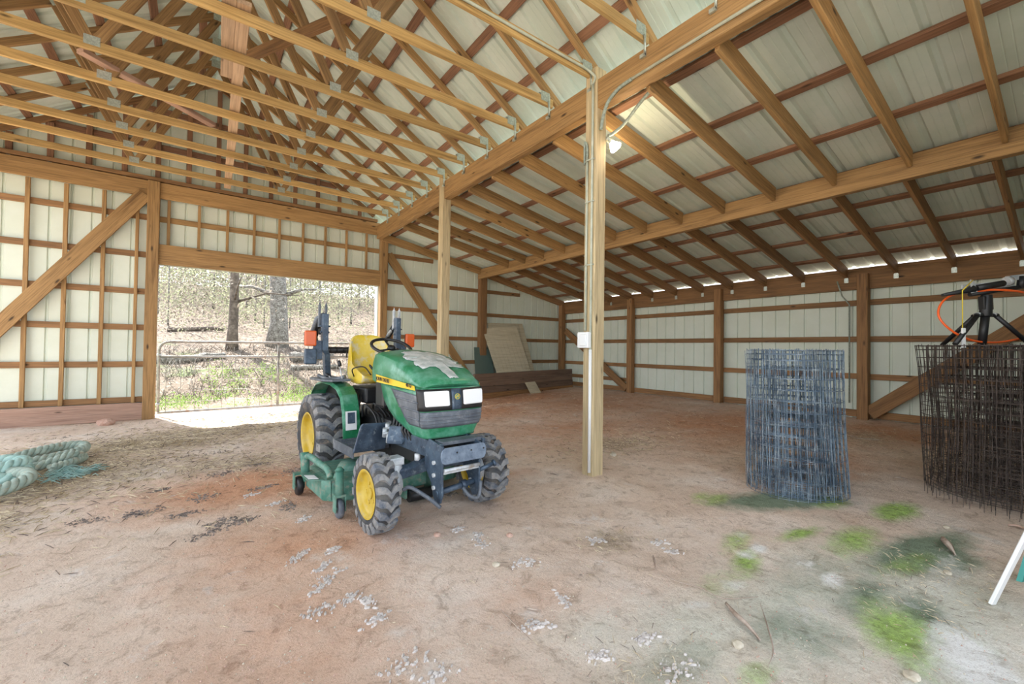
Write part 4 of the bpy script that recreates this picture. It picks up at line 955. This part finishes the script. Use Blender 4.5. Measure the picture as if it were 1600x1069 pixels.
# conduit along the third truss chord, bending down onto the post
yk = Y0+SP*2-.032
mb = MB(); mb.tube([(-.3, yk, CH-.01), (2.86, yk, CH-.02)]+bez([(2.86, yk, CH-.02), (2.93, yk-.01, CH-.035), (lx-.012, PY-.06, CH-.10), (lx-.012, PY-.035, 3.72)], 5)[1:], .012, 10)
tag(mb.build('conduit', M_PIPE), 'grey conduit following the bottom chord of a truss to the pale post', 'conduit')
mb = MB(); xb = XB-.065; mb.tube([(xb, -.6, 3.555), (xb, 2.36, 3.555)], .013, 10)
cb = tag(mb.build('conduit', M_PIPE), 'grey conduit along the side of the main beam toward the upper right', 'conduit')
mb = MB(); mb.tube(bez([(xb, 2.36, 3.555), (xb, 2.50, 3.54), (xb-.0, 2.62, 3.48), (xb+.02, 2.70, 3.38), (3.02, 2.745, 3.28)], 8), .016, 10); tag(mb.build('flexible_conduit', M_FLEX), 'short flexible conduit dropping from the main beam onto the pale post', 'conduit')
mb = MB(); mb.tube(bez([(3.17, 2.30, 3.50), (3.19, 2.45, 3.44), (3.20, 2.62, 3.34), (3.16, 2.72, 3.28), (3.13, 2.75, 3.26)], 8), .015, 10); tag(mb.build('flexible_conduit', M_FLEX), 'flexible conduit curving to the floodlight on the pale post', 'conduit')
mb = MB(); mb.tube([(8.34, 2.46, 2.36), (8.36, 2.40, 2.12), (8.455, 2.33, 1.98), (8.455, 2.33, .40)], .011, 8); tag(mb.build('conduit', M_FLEX), 'thin dark conduit down the right wall beside the third post', 'conduit')
# ------------------------------------------------------------------ gate
GA = thing('gate', 'grey tubular steel farm gate closing the far opening', 'gate', (-.545, 9.22, 0))
mb = MB(); r = .022; W_ = 3.55; pts = [(0, 0, .07), (0, 0, 1.10)]+[(.14-.14*math.cos(a), 0, 1.10+.14*math.sin(a)) for a in (.4, .8, 1.2, 1.57)]+[(W_-.14, 0, 1.26)]+[(W_-.14+.14*math.sin(a), 0, 1.12+.14*math.cos(a)) for a in (.4, .8, 1.2, 1.57)]+[(W_, 0, .07), (0, 0, .05)]
mb.tube(pts, r, 10); mb.build('frame', M_GATE, GA)
MB().tube([(0, 0, .985), (W_, 0, .985)], r*.9, 10).build('rail', M_GATE, GA)
MB().tube([(1.765, 0, .06), (1.765, 0, 1.25)], r, 10).build('upright', M_GATE, GA)
mb = MB()
for i in range(18): mb.tube([(.10+.195*i, -.0, .05), (.10+.195*i, 0, .98)], .0035, 5)
for z in (.22, .40, .58, .78): mb.tube([(0, 0, z), (W_, 0, z)], .002, 4)
mb.build('wire_mesh', M_GATE, GA)
for z in (.20, 1.02): MB().tube([(-.03, -.05, z), (0, -.02, z), (.02, 0, z)], .018, 8).build('hinge', M_ALU, GA)
tag(MB().box((3.075, 9.16, 0), (3.10, 9.30, 2.5)).build('trim_4', M_PVC), kind='structure')

# ------------------------------------------------------------------ rope pile
M_ROPE = spotty('teal_rope', (.28, .46, .42), (.44, .62, .57), scale=10, rough=.9, c3=(.30, .30, .22), s3=16, t3=(.58, .75))
M_ROPEG = spotty('green_grey_rope', (.26, .34, .29), (.42, .50, .43), scale=10, rough=.9, c3=(.36, .31, .22), s3=18, t3=(.55, .72))
def rope(pts, rad, mat, label, name='rope', pitch=.16):
    path = bez(pts, 14); mb = MB(); acc = [0]
    for a, b in zip(path, path[1:]): acc.append(acc[-1]+(b-a).length)
    for k in range(3):
        st = []
        for i, p in enumerate(path):
            t = (path[min(i+1, len(path)-1)]-path[max(i-1, 0)]).normalized(); x = t.cross(Vector((0, 0, 1))).normalized(); y = x.cross(t)
            a = 2*math.pi*(acc[i]/pitch+k/3); st.append(p+(x*math.cos(a)+y*math.sin(a))*rad*.52)
        mb.tube(st, rad*.56, 8)
    return tag(mb.build(name, mat, recalc=False), label, 'rope')
rope([(-1.9, 5.9, .05), (-1.6, 6.0, .06), (-1.3, 6.22, .11), (-1.12, 6.42, .11), (-.98, 6.40, .10), (-.99, 6.22, .08), (-1.15, 6.05, .07), (-1.5, 5.85, .06), (-1.9, 5.6, .05)], .046, M_ROPEG, 'thick grey-green rope doubled back in the topmost loop of the heap')
rope([(-1.45, 5.72, .045), (-1.2, 5.78, .05), (-1.0, 5.92, .10), (-.93, 6.05, .05), (-.97, 5.86, .045), (-1.08, 5.66, .045)], .040, M_ROPEG, 'short thick rope bend right of the teal knot')
rope([(-1.75, 5.45, .06), (-1.45, 5.55, .13), (-1.25, 5.50, .15), (-1.17, 5.35, .10), (-1.28, 5.22, .09), (-1.42, 5.36, .16), (-1.36, 5.50, .19), (-1.20, 5.45, .17), (-1.3, 5.3, .16), (-1.6, 5.2, .06)], .048, M_ROPE, 'bright teal rope knotted in the middle of the heap')
rope([(-1.8, 4.75, .045), (-1.45, 4.78, .05), (-1.22, 4.90, .07), (-1.10, 5.06, .10), (-1.13, 5.20, .12), (-1.25, 5.30, .12)], .047, M_ROPEG, 'thick pale green rope end curving toward the camera at the left edge')
mb = MB(); rg = random.Random(4)
for i in range(160):
    x, y = rg.gauss(-.98, .07), rg.gauss(5.50, .10); a = rg.uniform(-.6, .9); l = rg.uniform(.05, .16)
    mb.tube([(x, y, .012), (x+l*.5*math.cos(a), y+l*.5*math.sin(a), rg.uniform(.02, .05)), (x+l*math.cos(a), y+l*math.sin(a), .01)], .004, 3)
tag(mb.build('frayed_fibres', M_ROPE, recalc=False), 'frayed teal rope fibres spread on the straw beside the knot', 'rope', kind='stuff')
def rock(c, r, mat, label, name='stone', seed=0, sq=.65, cat='stone', group=None):
    import bmesh
    bm = bmesh.new(); bmesh.ops.create_icosphere(bm, subdivisions=2, radius=r)
    for v_ in bm.verts:
        n_ = noise.noise(v_.co/r*1.1+Vector((seed*3.1, 0, 0))); v_.co *= 1+.35*n_; v_.co.z *= sq
    me = bpy.data.meshes.new(name); bm.to_mesh(me); bm.free(); me.materials.append(mat)
    o = bpy.data.objects.new(name, me); C.objects.link(o); o.location = c; return tag(o, label, cat, group)
M_ST = spotty('pale_stone', (.42, .37, .28), (.62, .56, .45), scale=12, rough=.9)
M_STD = spotty('dark_stone', (.07, .07, .09), (.16, .15, .16), scale=12, rough=.8)
M_STP = spotty('pink_stone', (.45, .27, .20), (.60, .42, .34), scale=12, rough=.9)
for i, (x, y, r_, m_, l_) in enumerate([(-1.56, 6.05, .055, M_STD, 'dark stone at the left edge above the rope heap'), (-1.46, 6.08, .05, M_ST, 'cream stone beside the dark stone above the rope heap'), (-1.42, 6.28, .04, M_STP, 'brownish stone behind the cream stones above the rope'), (-1.33, 6.25, .058, M_ST, 'largest cream stone behind the grey-green rope'), (-1.38, 6.42, .04, M_STD, 'small dark stone farthest back above the rope heap'), (-1.26, 6.44, .045, M_STD, 'grey stone touching the rear rope loop')]):
    rock((x, y, .03), r_, m_, l_, seed=i, cat='stone')
def gp(px, py, dz=0):
    x, y = bpz(px, py, .0)
    for _ in range(3): x, y = bpz(px, py, fz(x, y))
    return (x, y, fz(x, y)+dz)
for i, (px, py, r_, m_, l_) in enumerate([(165, 664, .10, M_STP, 'pinkish rock against the foot of the base plank'), (1153, 1009, .022, M_ST, 'small pale stone near the bottom right of centre'), (1425, 1060, .026, M_ST, 'pale stone at the bottom edge right of centre'), (1481, 896, .02, M_ST, 'small tan stone on the mossy dirt at the right'), (683, 837, .022, M_STP, 'small tan stone in front of the tractor'), (775, 884, .022, M_ST, 'cream triangular stone on the dirt in front of the pale post'), (1478, 825, .018, M_ST, 'little pale stone near the bright moss patch'), (796, 838, .022, M_STP, 'brown chip of stone left of the floor centre'), (958, 712, .04, M_ST, 'flat stone near the foot of the pale post')]):
    g_ = gp(px, py); rock((g_[0], g_[1], g_[2]+r_*.3), r_, m_, l_, seed=i+20)
# bark strips, twigs, boards at right
M_BARK = spotty('dry_bark', (.30, .22, .17), (.50, .41, .34), scale=14, rough=.9)
def strip(pix, w, label, name='bark_strip', h=.018, mat=None, cat='bark'):
    P_ = bez([Vector(gp(*q)) for q in pix], 8); mb = MB(); secs = []
    for i, p in enumerate(P_):
        t = i/(len(P_)-1); d_ = (P_[min(i+1, len(P_)-1)]-P_[max(i-1, 0)]).normalized(); s_ = Vector((-d_.y, d_.x, 0)); ww = w*(.25+.75*math.sin(math.pi*min(1, t*1.05+.02)))
        c_ = p+Vector((0, 0, .006+h*math.sin(math.pi*t)))
        secs.append([c_-s_*ww, c_+Vector((0, 0, h*.7)), c_+s_*ww, c_+Vector((0, 0, -.002+h*.4))])
    mb.loft(secs); return tag(mb.build(name, mat or M_BARK), label, cat)
strip([(1134, 946), (1150, 968), (1168, 985), (1188, 1005)], .014, 'long curled bark strip lying on the dirt near the bottom edge')
strip([(1471, 845), (1480, 858), (1493, 871)], .022, 'curled brown leaf-like bark piece on the mossy ground at the right', h=.03)
strip([(1020, 872), (1022, 882), (1024, 890)], .006, 'short dark twig standing out right of the floor centre', 'twig', .02, M_BARK, 'twig')
strip([(1035, 900), (1060, 912), (1095, 922), (1130, 938), (1185, 935)], .003, 'thin stringy root crossing the dirt at the lower right', 'root', .004, M_BARK, 'root')
strip([(1188, 945), (1200, 985), (1208, 1020), (1200, 1045)], .003, 'thin stringy root running down to the bottom edge', 'root', .004, M_BARK, 'root')
strip([(783, 955), (800, 975), (832, 1005)], .004, 'dark straight twig beside a grey mud flake at bottom centre', 'twig', .004, M_BARK, 'twig')
strip([(820, 952), (832, 956), (845, 957)], .008, 'small dark bark chip at bottom centre', 'bark_chip', .006, M_BARK)
strip([(1395, 748), (1408, 750), (1418, 751)], .016, 'tan bark chip in front of the large rusty roll', 'bark_chip', .012, M_BARK)
strip([(1575, 822), (1590, 826), (1600, 828)], .02, 'reddish bark piece at the right edge below the rusty roll', 'bark_chip', .012, M_STP)
b0 = Vector((3.056, .291, .02)); bd = Vector((.034, -.097, .325)).normalized()
o = board('steel_trim_strip', b0, b0+bd*1.72, .045, .014, M_PVC, (1, -.3, 0), None, 'narrow white metal strip leaning into the picture at the right edge', 'metal strip', ch=.003)
tag(MB().prism([(3.47, .23, .0), (3.53, .21, .0), (3.57, .13, .42), (3.51, .15, .42)], (.004, .02, 0)).build('teal_plastic_strip', plain('teal_plastic', (.05, .32, .28), .5)), 'teal strip peeking in at the right edge beside the white metal strip', 'plastic strip')

# ------------------------------------------------------------------ litter on the floor
mb = MB(); rg = random.Random(11)
M_STRAW = spotty('straw', (.40, .31, .18), (.72, .62, .44), scale=3, rough=.9); M_STRAWD = spotty('dark_litter', (.08, .06, .05), (.22, .16, .12), scale=3, rough=.9)
def straw_at(x, y, l, a, mi, r_=.0016):
    z = fz(x, y)+.003; dx, dy = math.cos(a)*l*.5, math.sin(a)*l*.5
    z2 = fz(x+dx, y+dy)+.002+rg.uniform(0, .012); z1 = fz(x-dx, y-dy)+.002
    p = Vector((x-dx, y-dy, z1)); q = Vector((x+dx, y+dy, z2)); n_ = Vector((-math.sin(a), math.cos(a), 0))*r_
    mb.add([p-n_, p+n_, q+n_, q-n_, (p+q)/2+Vector((0, 0, r_*1.6+.001))], [(0, 1, 4), (1, 2, 4), (2, 3, 4), (3, 0, 4)], mi)
cnt = 0
while cnt < 15000:
    x, y = rg.uniform(-2.6, 8.3), rg.uniform(.3, 9.0)
    d = accum(STRAW, x, y)
    if rg.random() > d*.95+.015: continue
    near = y < 3
    straw_at(x, y, rg.uniform(.02, .10) if not near else rg.uniform(.012, .05), rg.uniform(0, 3.14), 0 if rg.random() < .78 else 1, rg.uniform(.0012, .0028) if not near else rg.uniform(.0007, .0014)); cnt += 1
tag(mb.build('straw_litter', [M_STRAW, M_STRAWD], recalc=False), 'loose straw and stalks scattered over the dirt floor', 'straw', kind='stuff')
# dark leaf clumps and grey mud flakes
def clumps(name, spots, mat, label, cat, n, hgt, seed, sz):
    rg = random.Random(seed); mb = MB()
    for (px, py, rx, ry, rot) in spots:
        cx, cy = bpz(px, py)
        for i in range(n):
            a, b = rg.gauss(0, .55), rg.gauss(0, .55)
            if abs(a) > 1.1: continue
            b += .9*noise.noise(Vector((a*3, px*.1, seed)))
            rx2, ry2 = rx*1.1, max(ry*1.7, rx*.35); x = cx+rx2*(a*math.cos(rot))-ry2*b*math.sin(rot); y = cy+rx2*a*math.sin(rot)+ry2*b*math.cos(rot)
            s = rg.uniform(.2, 1)**1.5*sz; z = fz(x, y); k = 6; t0 = rg.uniform(0, 6)
            el = rg.uniform(.4, .8); ro = rot+rg.uniform(-.6, .6)
            ringp = []
            for j in range(k):
                q = 2*math.pi*j/k+t0; rr_ = s*rg.uniform(.6, 1.1); ex, ey = rr_*math.cos(q), rr_*math.sin(q)*el
                ringp.append((x+ex*math.cos(ro)-ey*math.sin(ro), y+ex*math.sin(ro)+ey*math.cos(ro)))
            vs = [(p[0], p[1], z-.004) for p in ringp]+[(x+(p[0]-x)*.75, y+(p[1]-y)*.75, z+hgt*rg.uniform(.4, 1)) for p in ringp]+[(x, y, z+hgt)]
            mb.add(vs, [(j, (j+1) % k, (j+1) % k+k, j+k) for j in range(k)]+[(j+k, (j+1) % k+k, 2*k) for j in range(k)])
    return tag(mb.build(name, mat, recalc=False), label, cat, kind='stuff')
clumps('dark_leaf_litter', [(320, 775, .10, .04, .2), (345, 815, .10, .035, .5), (325, 833, .12, .025, .6), (380, 812, .09, .025, .5), (290, 800, .10, .03, .2), (225, 797, .10, .04, 0), (210, 800, .06, .03, .1), (135, 812, .10, .035, .1), (345, 740, .16, .04, .2), (400, 725, .16, .05, .3), (460, 735, .12, .06, 0), (450, 790, .06, .05, 0), (410, 760, .1, .03, .2), (330, 707, .25, .05, 0), (250, 765, .08, .015, .8), (545, 700, .1, .1, 0), (700, 770, .07, .03, 0)], spotty('dark_litter_clump', (.12, .10, .09), (.34, .28, .24), scale=20, rough=.95), 'dark trampled leaf clumps on the red dirt left of the tractor', 'leaf litter', 110, .006, 5, .014)
clumps('dried_mud_flakes', [(470, 865, .05, .016, .8), (460, 875, .06, .012, .8), (520, 860, .05, .015, .4), (505, 885, .07, .014, .5), (515, 900, .08, .018, .6), (500, 918, .06, .01, .6), (500, 955, .06, .03, .9), (545, 935, .05, .02, .8), (590, 965, .08, .018, .3), (716, 825, .05, .025, .2), (745, 838, .06, .014, .8), (755, 850, .04, .03, .3), (630, 1035, .10, .04, .5), (680, 1055, .08, .02, .3), (835, 975, .07, .025, -.5), (1030, 845, .07, .02, -.4), (1050, 860, .05, .02, -.4), (1010, 998, .05, .012, -.3), (1060, 1045, .08, .03, -.2), (935, 1020, .05, .02, 0), (880, 938, .025, .04, -.3), (820, 880, .08, .03, -.3), (575, 940, .03, .02, 0), (395, 770, .06, .02, .4), (475, 810, .05, .02, .3), (430, 785, .06, .014, .5), (930, 840, .05, .03, -.4)], spotty('dried_mud', (.46, .42, .39), (.66, .61, .57), scale=18, rough=.95), 'grey flakes of dried mud scattered over the floor in front of the tractor', 'dried mud', 45, .008, 6, .020)
rg = random.Random(21); mb = MB()
for i in range(2200):
    px, py = rg.uniform(0, 1600), 660+410*rg.random()**.8
    x, y = bpz(px, py)
    if not (-2.5 < x < 8 and .1 < y < 8.8): continue
    s = rg.uniform(.0015, .0055); z = fz(x, y)
    mb.add([(x-s, y, z), (x, y-s*.8, z), (x+s, y, z), (x, y+s*.8, z), (x, y, z+s)], [(0, 1, 4), (1, 2, 4), (2, 3, 4), (3, 0, 4)], i % 2)
tag(mb.build('pebble_grit', [M_ST, M_STP], recalc=False), 'tiny pebbles and chips strewn over the packed dirt', 'pebbles', kind='stuff')

# ------------------------------------------------------------------ outside
def oz(x, y):
    if y < 9.3: 
        d = 0
        if x < -3: d = -.05*min(4, -3-x)*0
        return -.03
    t = y-9.3
    z = .02+.02*min(t, 2)
    if t > 1.6: z += .95*(1-math.exp(-(t-1.6)/1.6)) if t < 3.6 else .95*(1-math.exp(-2/1.6))+.17*(t-3.6)
    return z+.14*noise.fractal(Vector((x*.5, y*.5, 0)), 1, 2, 4)*min(1, t/2)
mb = MB(); n1, n2 = 110, 90
gx = [-24+58*i/n1 for i in range(n1+1)]; gy = [9.3+(j/n2)**1.6*38 for j in range(n2+1)]
mb.add([(x, y, oz(x, y)) for y in gy for x in gx], [(j*(n1+1)+i, j*(n1+1)+i+1, (j+1)*(n1+1)+i+1, (j+1)*(n1+1)+i) for j in range(n2) for i in range(n1)], smooth=True)
def hill_material():
    m, nt, b = newmat('leaf_covered_bank'); L = nt.links.new; g = N(nt, 'ShaderNodeNewGeometry')
    n1_ = N(nt, 'ShaderNodeTexNoise', Scale=14, Detail=8, Roughness=.75); L(g.outputs['Position'], n1_.inputs['Vector'])
    n2_ = N(nt, 'ShaderNodeTexNoise', Scale=.8, Detail=5, Roughness=.6); L(g.outputs['Position'], n2_.inputs['Vector'])
    c1 = ramp(nt, n1_.outputs[0], [(.3, (.10, .07, .05)), (.45, (.17, .13, .10)), (.6, (.30, .245, .20)), (.72, (.42, .37, .32))])
    c2 = ramp(nt, n1_.outputs[0], [(.3, (.10, .13, .04)), (.5, (.13, .17, .07)), (.7, (.25, .28, .16))])
    f = ramp(nt, n2_.outputs[0], [(.60, (0, 0, 0)), (.70, (1, 1, 1))])
    L(mix(nt, f.outputs[0], c1.outputs[0], c2.outputs[0]), b.inputs['Base Color']); b.inputs['Roughness'].default_value = 1
    bm_ = N(nt, 'ShaderNodeBump', Strength=.8, Distance=.05); L(n1_.outputs[0], bm_.inputs['Height']); L(bm_.outputs[0], b.inputs['Normal'])
    return m
tag(mb.build('ground_bank', hill_material(), recalc=False), kind='structure')
M_YARD = spotty('yard_ground', (.34, .29, .22), (.52, .45, .36), scale=.8, rough=1)
mb = MB(); mb.add([(-60, -60, -.06), (60, -60, -.06), (60, 9.28, -.06), (-60, 9.28, -.06)], [(0, 1, 2, 3)])
tag(mb.build('ground_yard', M_YARD, recalc=False), kind='structure')
# trees
M_TRK = spotty('grey_bark', (.10, .09, .08), (.22, .205, .19), scale=9, rough=.95, c3=(.34, .34, .32), s3=22, t3=(.5, .65), bump=.01)
M_TRK2 = spotty('brown_bark', (.07, .055, .045), (.17, .14, .115), scale=9, rough=.95)
def leafmat(name, c1, c2):
    m, nt, b = newmat(name); L = nt.links.new; g = N(nt, 'ShaderNodeNewGeometry'); 
    nz = N(nt, 'ShaderNodeTexNoise', Scale=3.5, Detail=3); L(g.outputs['Position'], nz.inputs['Vector'])
    rp = ramp(nt, nz.outputs[0], [(.35, c1), (.65, c2)]); L(rp.outputs[0], b.inputs['Base Color']); b.inputs['Roughness'].default_value = .8
    tr = N(nt, 'ShaderNodeBsdfTranslucent'); L(rp.outputs[0], tr.inputs[0]); ms = N(nt, 'ShaderNodeMixShader'); ms.inputs[0].default_value = .45
    out = nt.nodes['Material Output']; L(b.outputs[0], ms.inputs[1]); L(tr.outputs[0], ms.inputs[2]); L(ms.outputs[0], out.inputs[0]); return m
LM = [leafmat('young_leaves', (.18, .20, .11), (.44, .45, .30)), leafmat('dry_leaves', (.14, .11, .085), (.38, .345, .29)), leafmat('fresh_green', (.15, .28, .05), (.34, .46, .13))]
def leaves(mb, c, rad, n, size, rg, mi=0):
    for i in range(n):
        while True:
            d = Vector((rg.uniform(-1, 1), rg.uniform(-1, 1), rg.uniform(-1, 1)))
            if d.length < 1: break
        p = Vector(c)+Vector((d.x*rad[0], d.y*rad[1], d.z*rad[2])); a = Vector((rg.gauss(0, 1), rg.gauss(0, 1), rg.gauss(0, 1))).normalized(); b = a.orthogonal().normalized()
        s = size*rg.uniform(.5, 1.3); mb.add([p-a*s, p+b*s*.5, p+a*s, p-b*s*.5], [(0, 1, 2, 3)], mi)
def tree(x, y, r, h, mat, label, rg, crown=True, lean=0, nl=700, lm=0, size=.06, group='thin trees on the bank beyond the gate', branches=6):
    z = oz(x, y)-.1; t = thing('tree', label, 'tree', (x, y, z), 0, group)
    pts = []; rs = []; ph = rg.uniform(0, 9)
    for i in range(12):
        u_ = i/11; pts.append((lean*h*u_+.05*r*10*noise.noise(Vector((u_*4, ph, 0))), .05*r*10*noise.noise(Vector((u_*4, ph, 5))), h*u_)); rs.append(r*(1.35 if i == 0 else 1)*(1-.75*u_**1.2))
    mb = MB(); mb.tube(pts, rs, 14 if r > .1 else 6); big = r > .1
    if big: mb.build('trunk', mat, t, recalc=False)
    tips = []
    for i in range(branches):
        u_ = rg.uniform(.18, .95); k = int(u_*11); p = Vector(pts[k]); a = rg.uniform(0, 6.28); l = rg.uniform(.5, 1.3)*(h*.18)
        q = p+Vector((math.cos(a)*l, math.sin(a)*l, l*rg.uniform(.1, .7))); 
        if big: mb = MB()
        mb.tube([p, (p+q)/2+Vector((0, 0, .1*l)), q], [rs[k]*.35, rs[k]*.22, rs[k]*.08], 5); tips.append(q)
        if big: mb.build('branch', mat, t, recalc=False)
    if not big: mb.build('trunk', mat, t, recalc=False)
    if nl:
        mb = MB()
        for q in tips: leaves(mb, q, (h*.13, h*.13, h*.11), nl//len(tips), size, rg)
        mb.build('foliage', LM[lm], t, recalc=False)
    return t
rg = random.Random(31)
def dirp(px, Y):
    q = fw + rr*((px-800)/665.86); return q.x/q.y*Y
tree(dirp(432, 15.0), 15.0, .26, 9, M_TRK, 'big pale grey trunk seen through the gate opening', rg, nl=500, group=None, branches=5, lm=0)
tree(dirp(363, 14.6), 14.6, .13, 8, M_TRK2, 'brown leaning trunk left of the big pale one beyond the gate', rg, nl=400, group=None, lean=.01, branches=6, lm=1)
PXS = sorted([246, 262, 301, 318, 332, 346, 384, 398, 412, 452, 468, 484, 498, 516, 534, 548, 560, 574, 586, 280, 474, 528, 350, 605, 640])
for i, px in enumerate(PXS):
    Y = rg.uniform(17, 34)
    tree(dirp(px, Y), Y, rg.uniform(.02, .05), rg.uniform(6, 10), M_TRK, f'{ORD[i]} slender tree from the left among the thin trees beyond the gate', rg, nl=800, lm=i % 2, size=.07, branches=10)
# undergrowth
mb = MB()
for i in range(420):
    Y = rg.uniform(15.5, 34); px = rg.uniform(225, 650); x = dirp(px, Y); s = rg.uniform(.5, 1.3)*Y/20
    leaves(mb, (x, Y, oz(x, Y)+s*rg.uniform(.2, 2.4)), (s, s, s*.8), 80, .05*Y/20, rg, 0 if rg.random() < .6 else 1)
for i in range(620):
    Y = rg.uniform(32, 46); px = rg.uniform(210, 670); x = dirp(px, Y); s = rg.uniform(1.5, 2.5)
    leaves(mb, (x, Y, oz(x, Y)+rg.uniform(0, 9)), (s, s, s), 70, .13, rg, 0 if rg.random() < .6 else 1)
tag(mb.build('woodland_undergrowth', [LM[0], LM[1]], recalc=False), 'hazy mass of pale young leaves filling the wood beyond the gate', 'undergrowth', kind='stuff')
mb = MB()
for i in range(2800):
    x, y = rg.uniform(-3, 7), rg.uniform(9.6, 12.4); px = 0
    if noise.noise(Vector((x*.9, y*.9, 4))) < (-.15 if y < 10.9 else .12): continue
    s = rg.uniform(.03, .09)*(1+1.8*max(0, noise.noise(Vector((x*1.3, y*1.3, 8)))))
    leaves(mb, (x, y, oz(x, y)+s), (.10, .10, s*1.4), 10, .02, rg, 0)
tag(mb.build('weeds', LM[2], recalc=False), 'bright green weeds growing along the bank just behind the gate', 'weeds', kind='stuff')
mb = MB()
for i in range(2600):
    x, y = rg.uniform(-3, 9), rg.uniform(10.2, 14.5); z = oz(x, y); a = rg.uniform(0, 3.1); l = rg.uniform(.1, .45)
    mb.tube([(x, y, z+.01), (x+l*.5*math.cos(a), y+l*.5*math.sin(a), z+rg.uniform(.03, .30)), (x+l*math.cos(a), y+l*math.sin(a), oz(x+l*math.cos(a), y+l*math.sin(a))+.02)], .005, 3, mi=i % 2)
tag(mb.build('brush_twigs', [M_TRK2, M_TRK], recalc=False), 'tangle of dead twigs and brush on the bank behind the gate', 'brush', kind='stuff')
for i, (a, b, r_, l_) in enumerate([((245, 13.2), (352, 13.6), .13, 'pale fallen log on the bank left of the big trunk'), ((455, 13.4), (520, 13.6), .16, 'pale weathered log right of the big trunk'), ((455, 12.3), (530, 12.3), .09, 'thin pale log low on the bank right of the big trunk'), ((262, 18.5), (350, 18.2), .10, 'dark fallen log high on the bank')]):
    x0, x1 = dirp(*a), dirp(*b); dz = .1
    P_ = [(x0+(x1-x0)*t, a[1]+(b[1]-a[1])*t, oz(x0+(x1-x0)*t, a[1]+(b[1]-a[1])*t)+r_*.6+.03*noise.noise(Vector((t*5, i, 0)))) for t in [k/10 for k in range(11)]]
    tag(MB().tube(P_, [r_*(1-.04*k) for k in range(11)], 10).build('fallen_log', M_TRK if i < 3 else M_TRK2, recalc=False), l_, 'log')
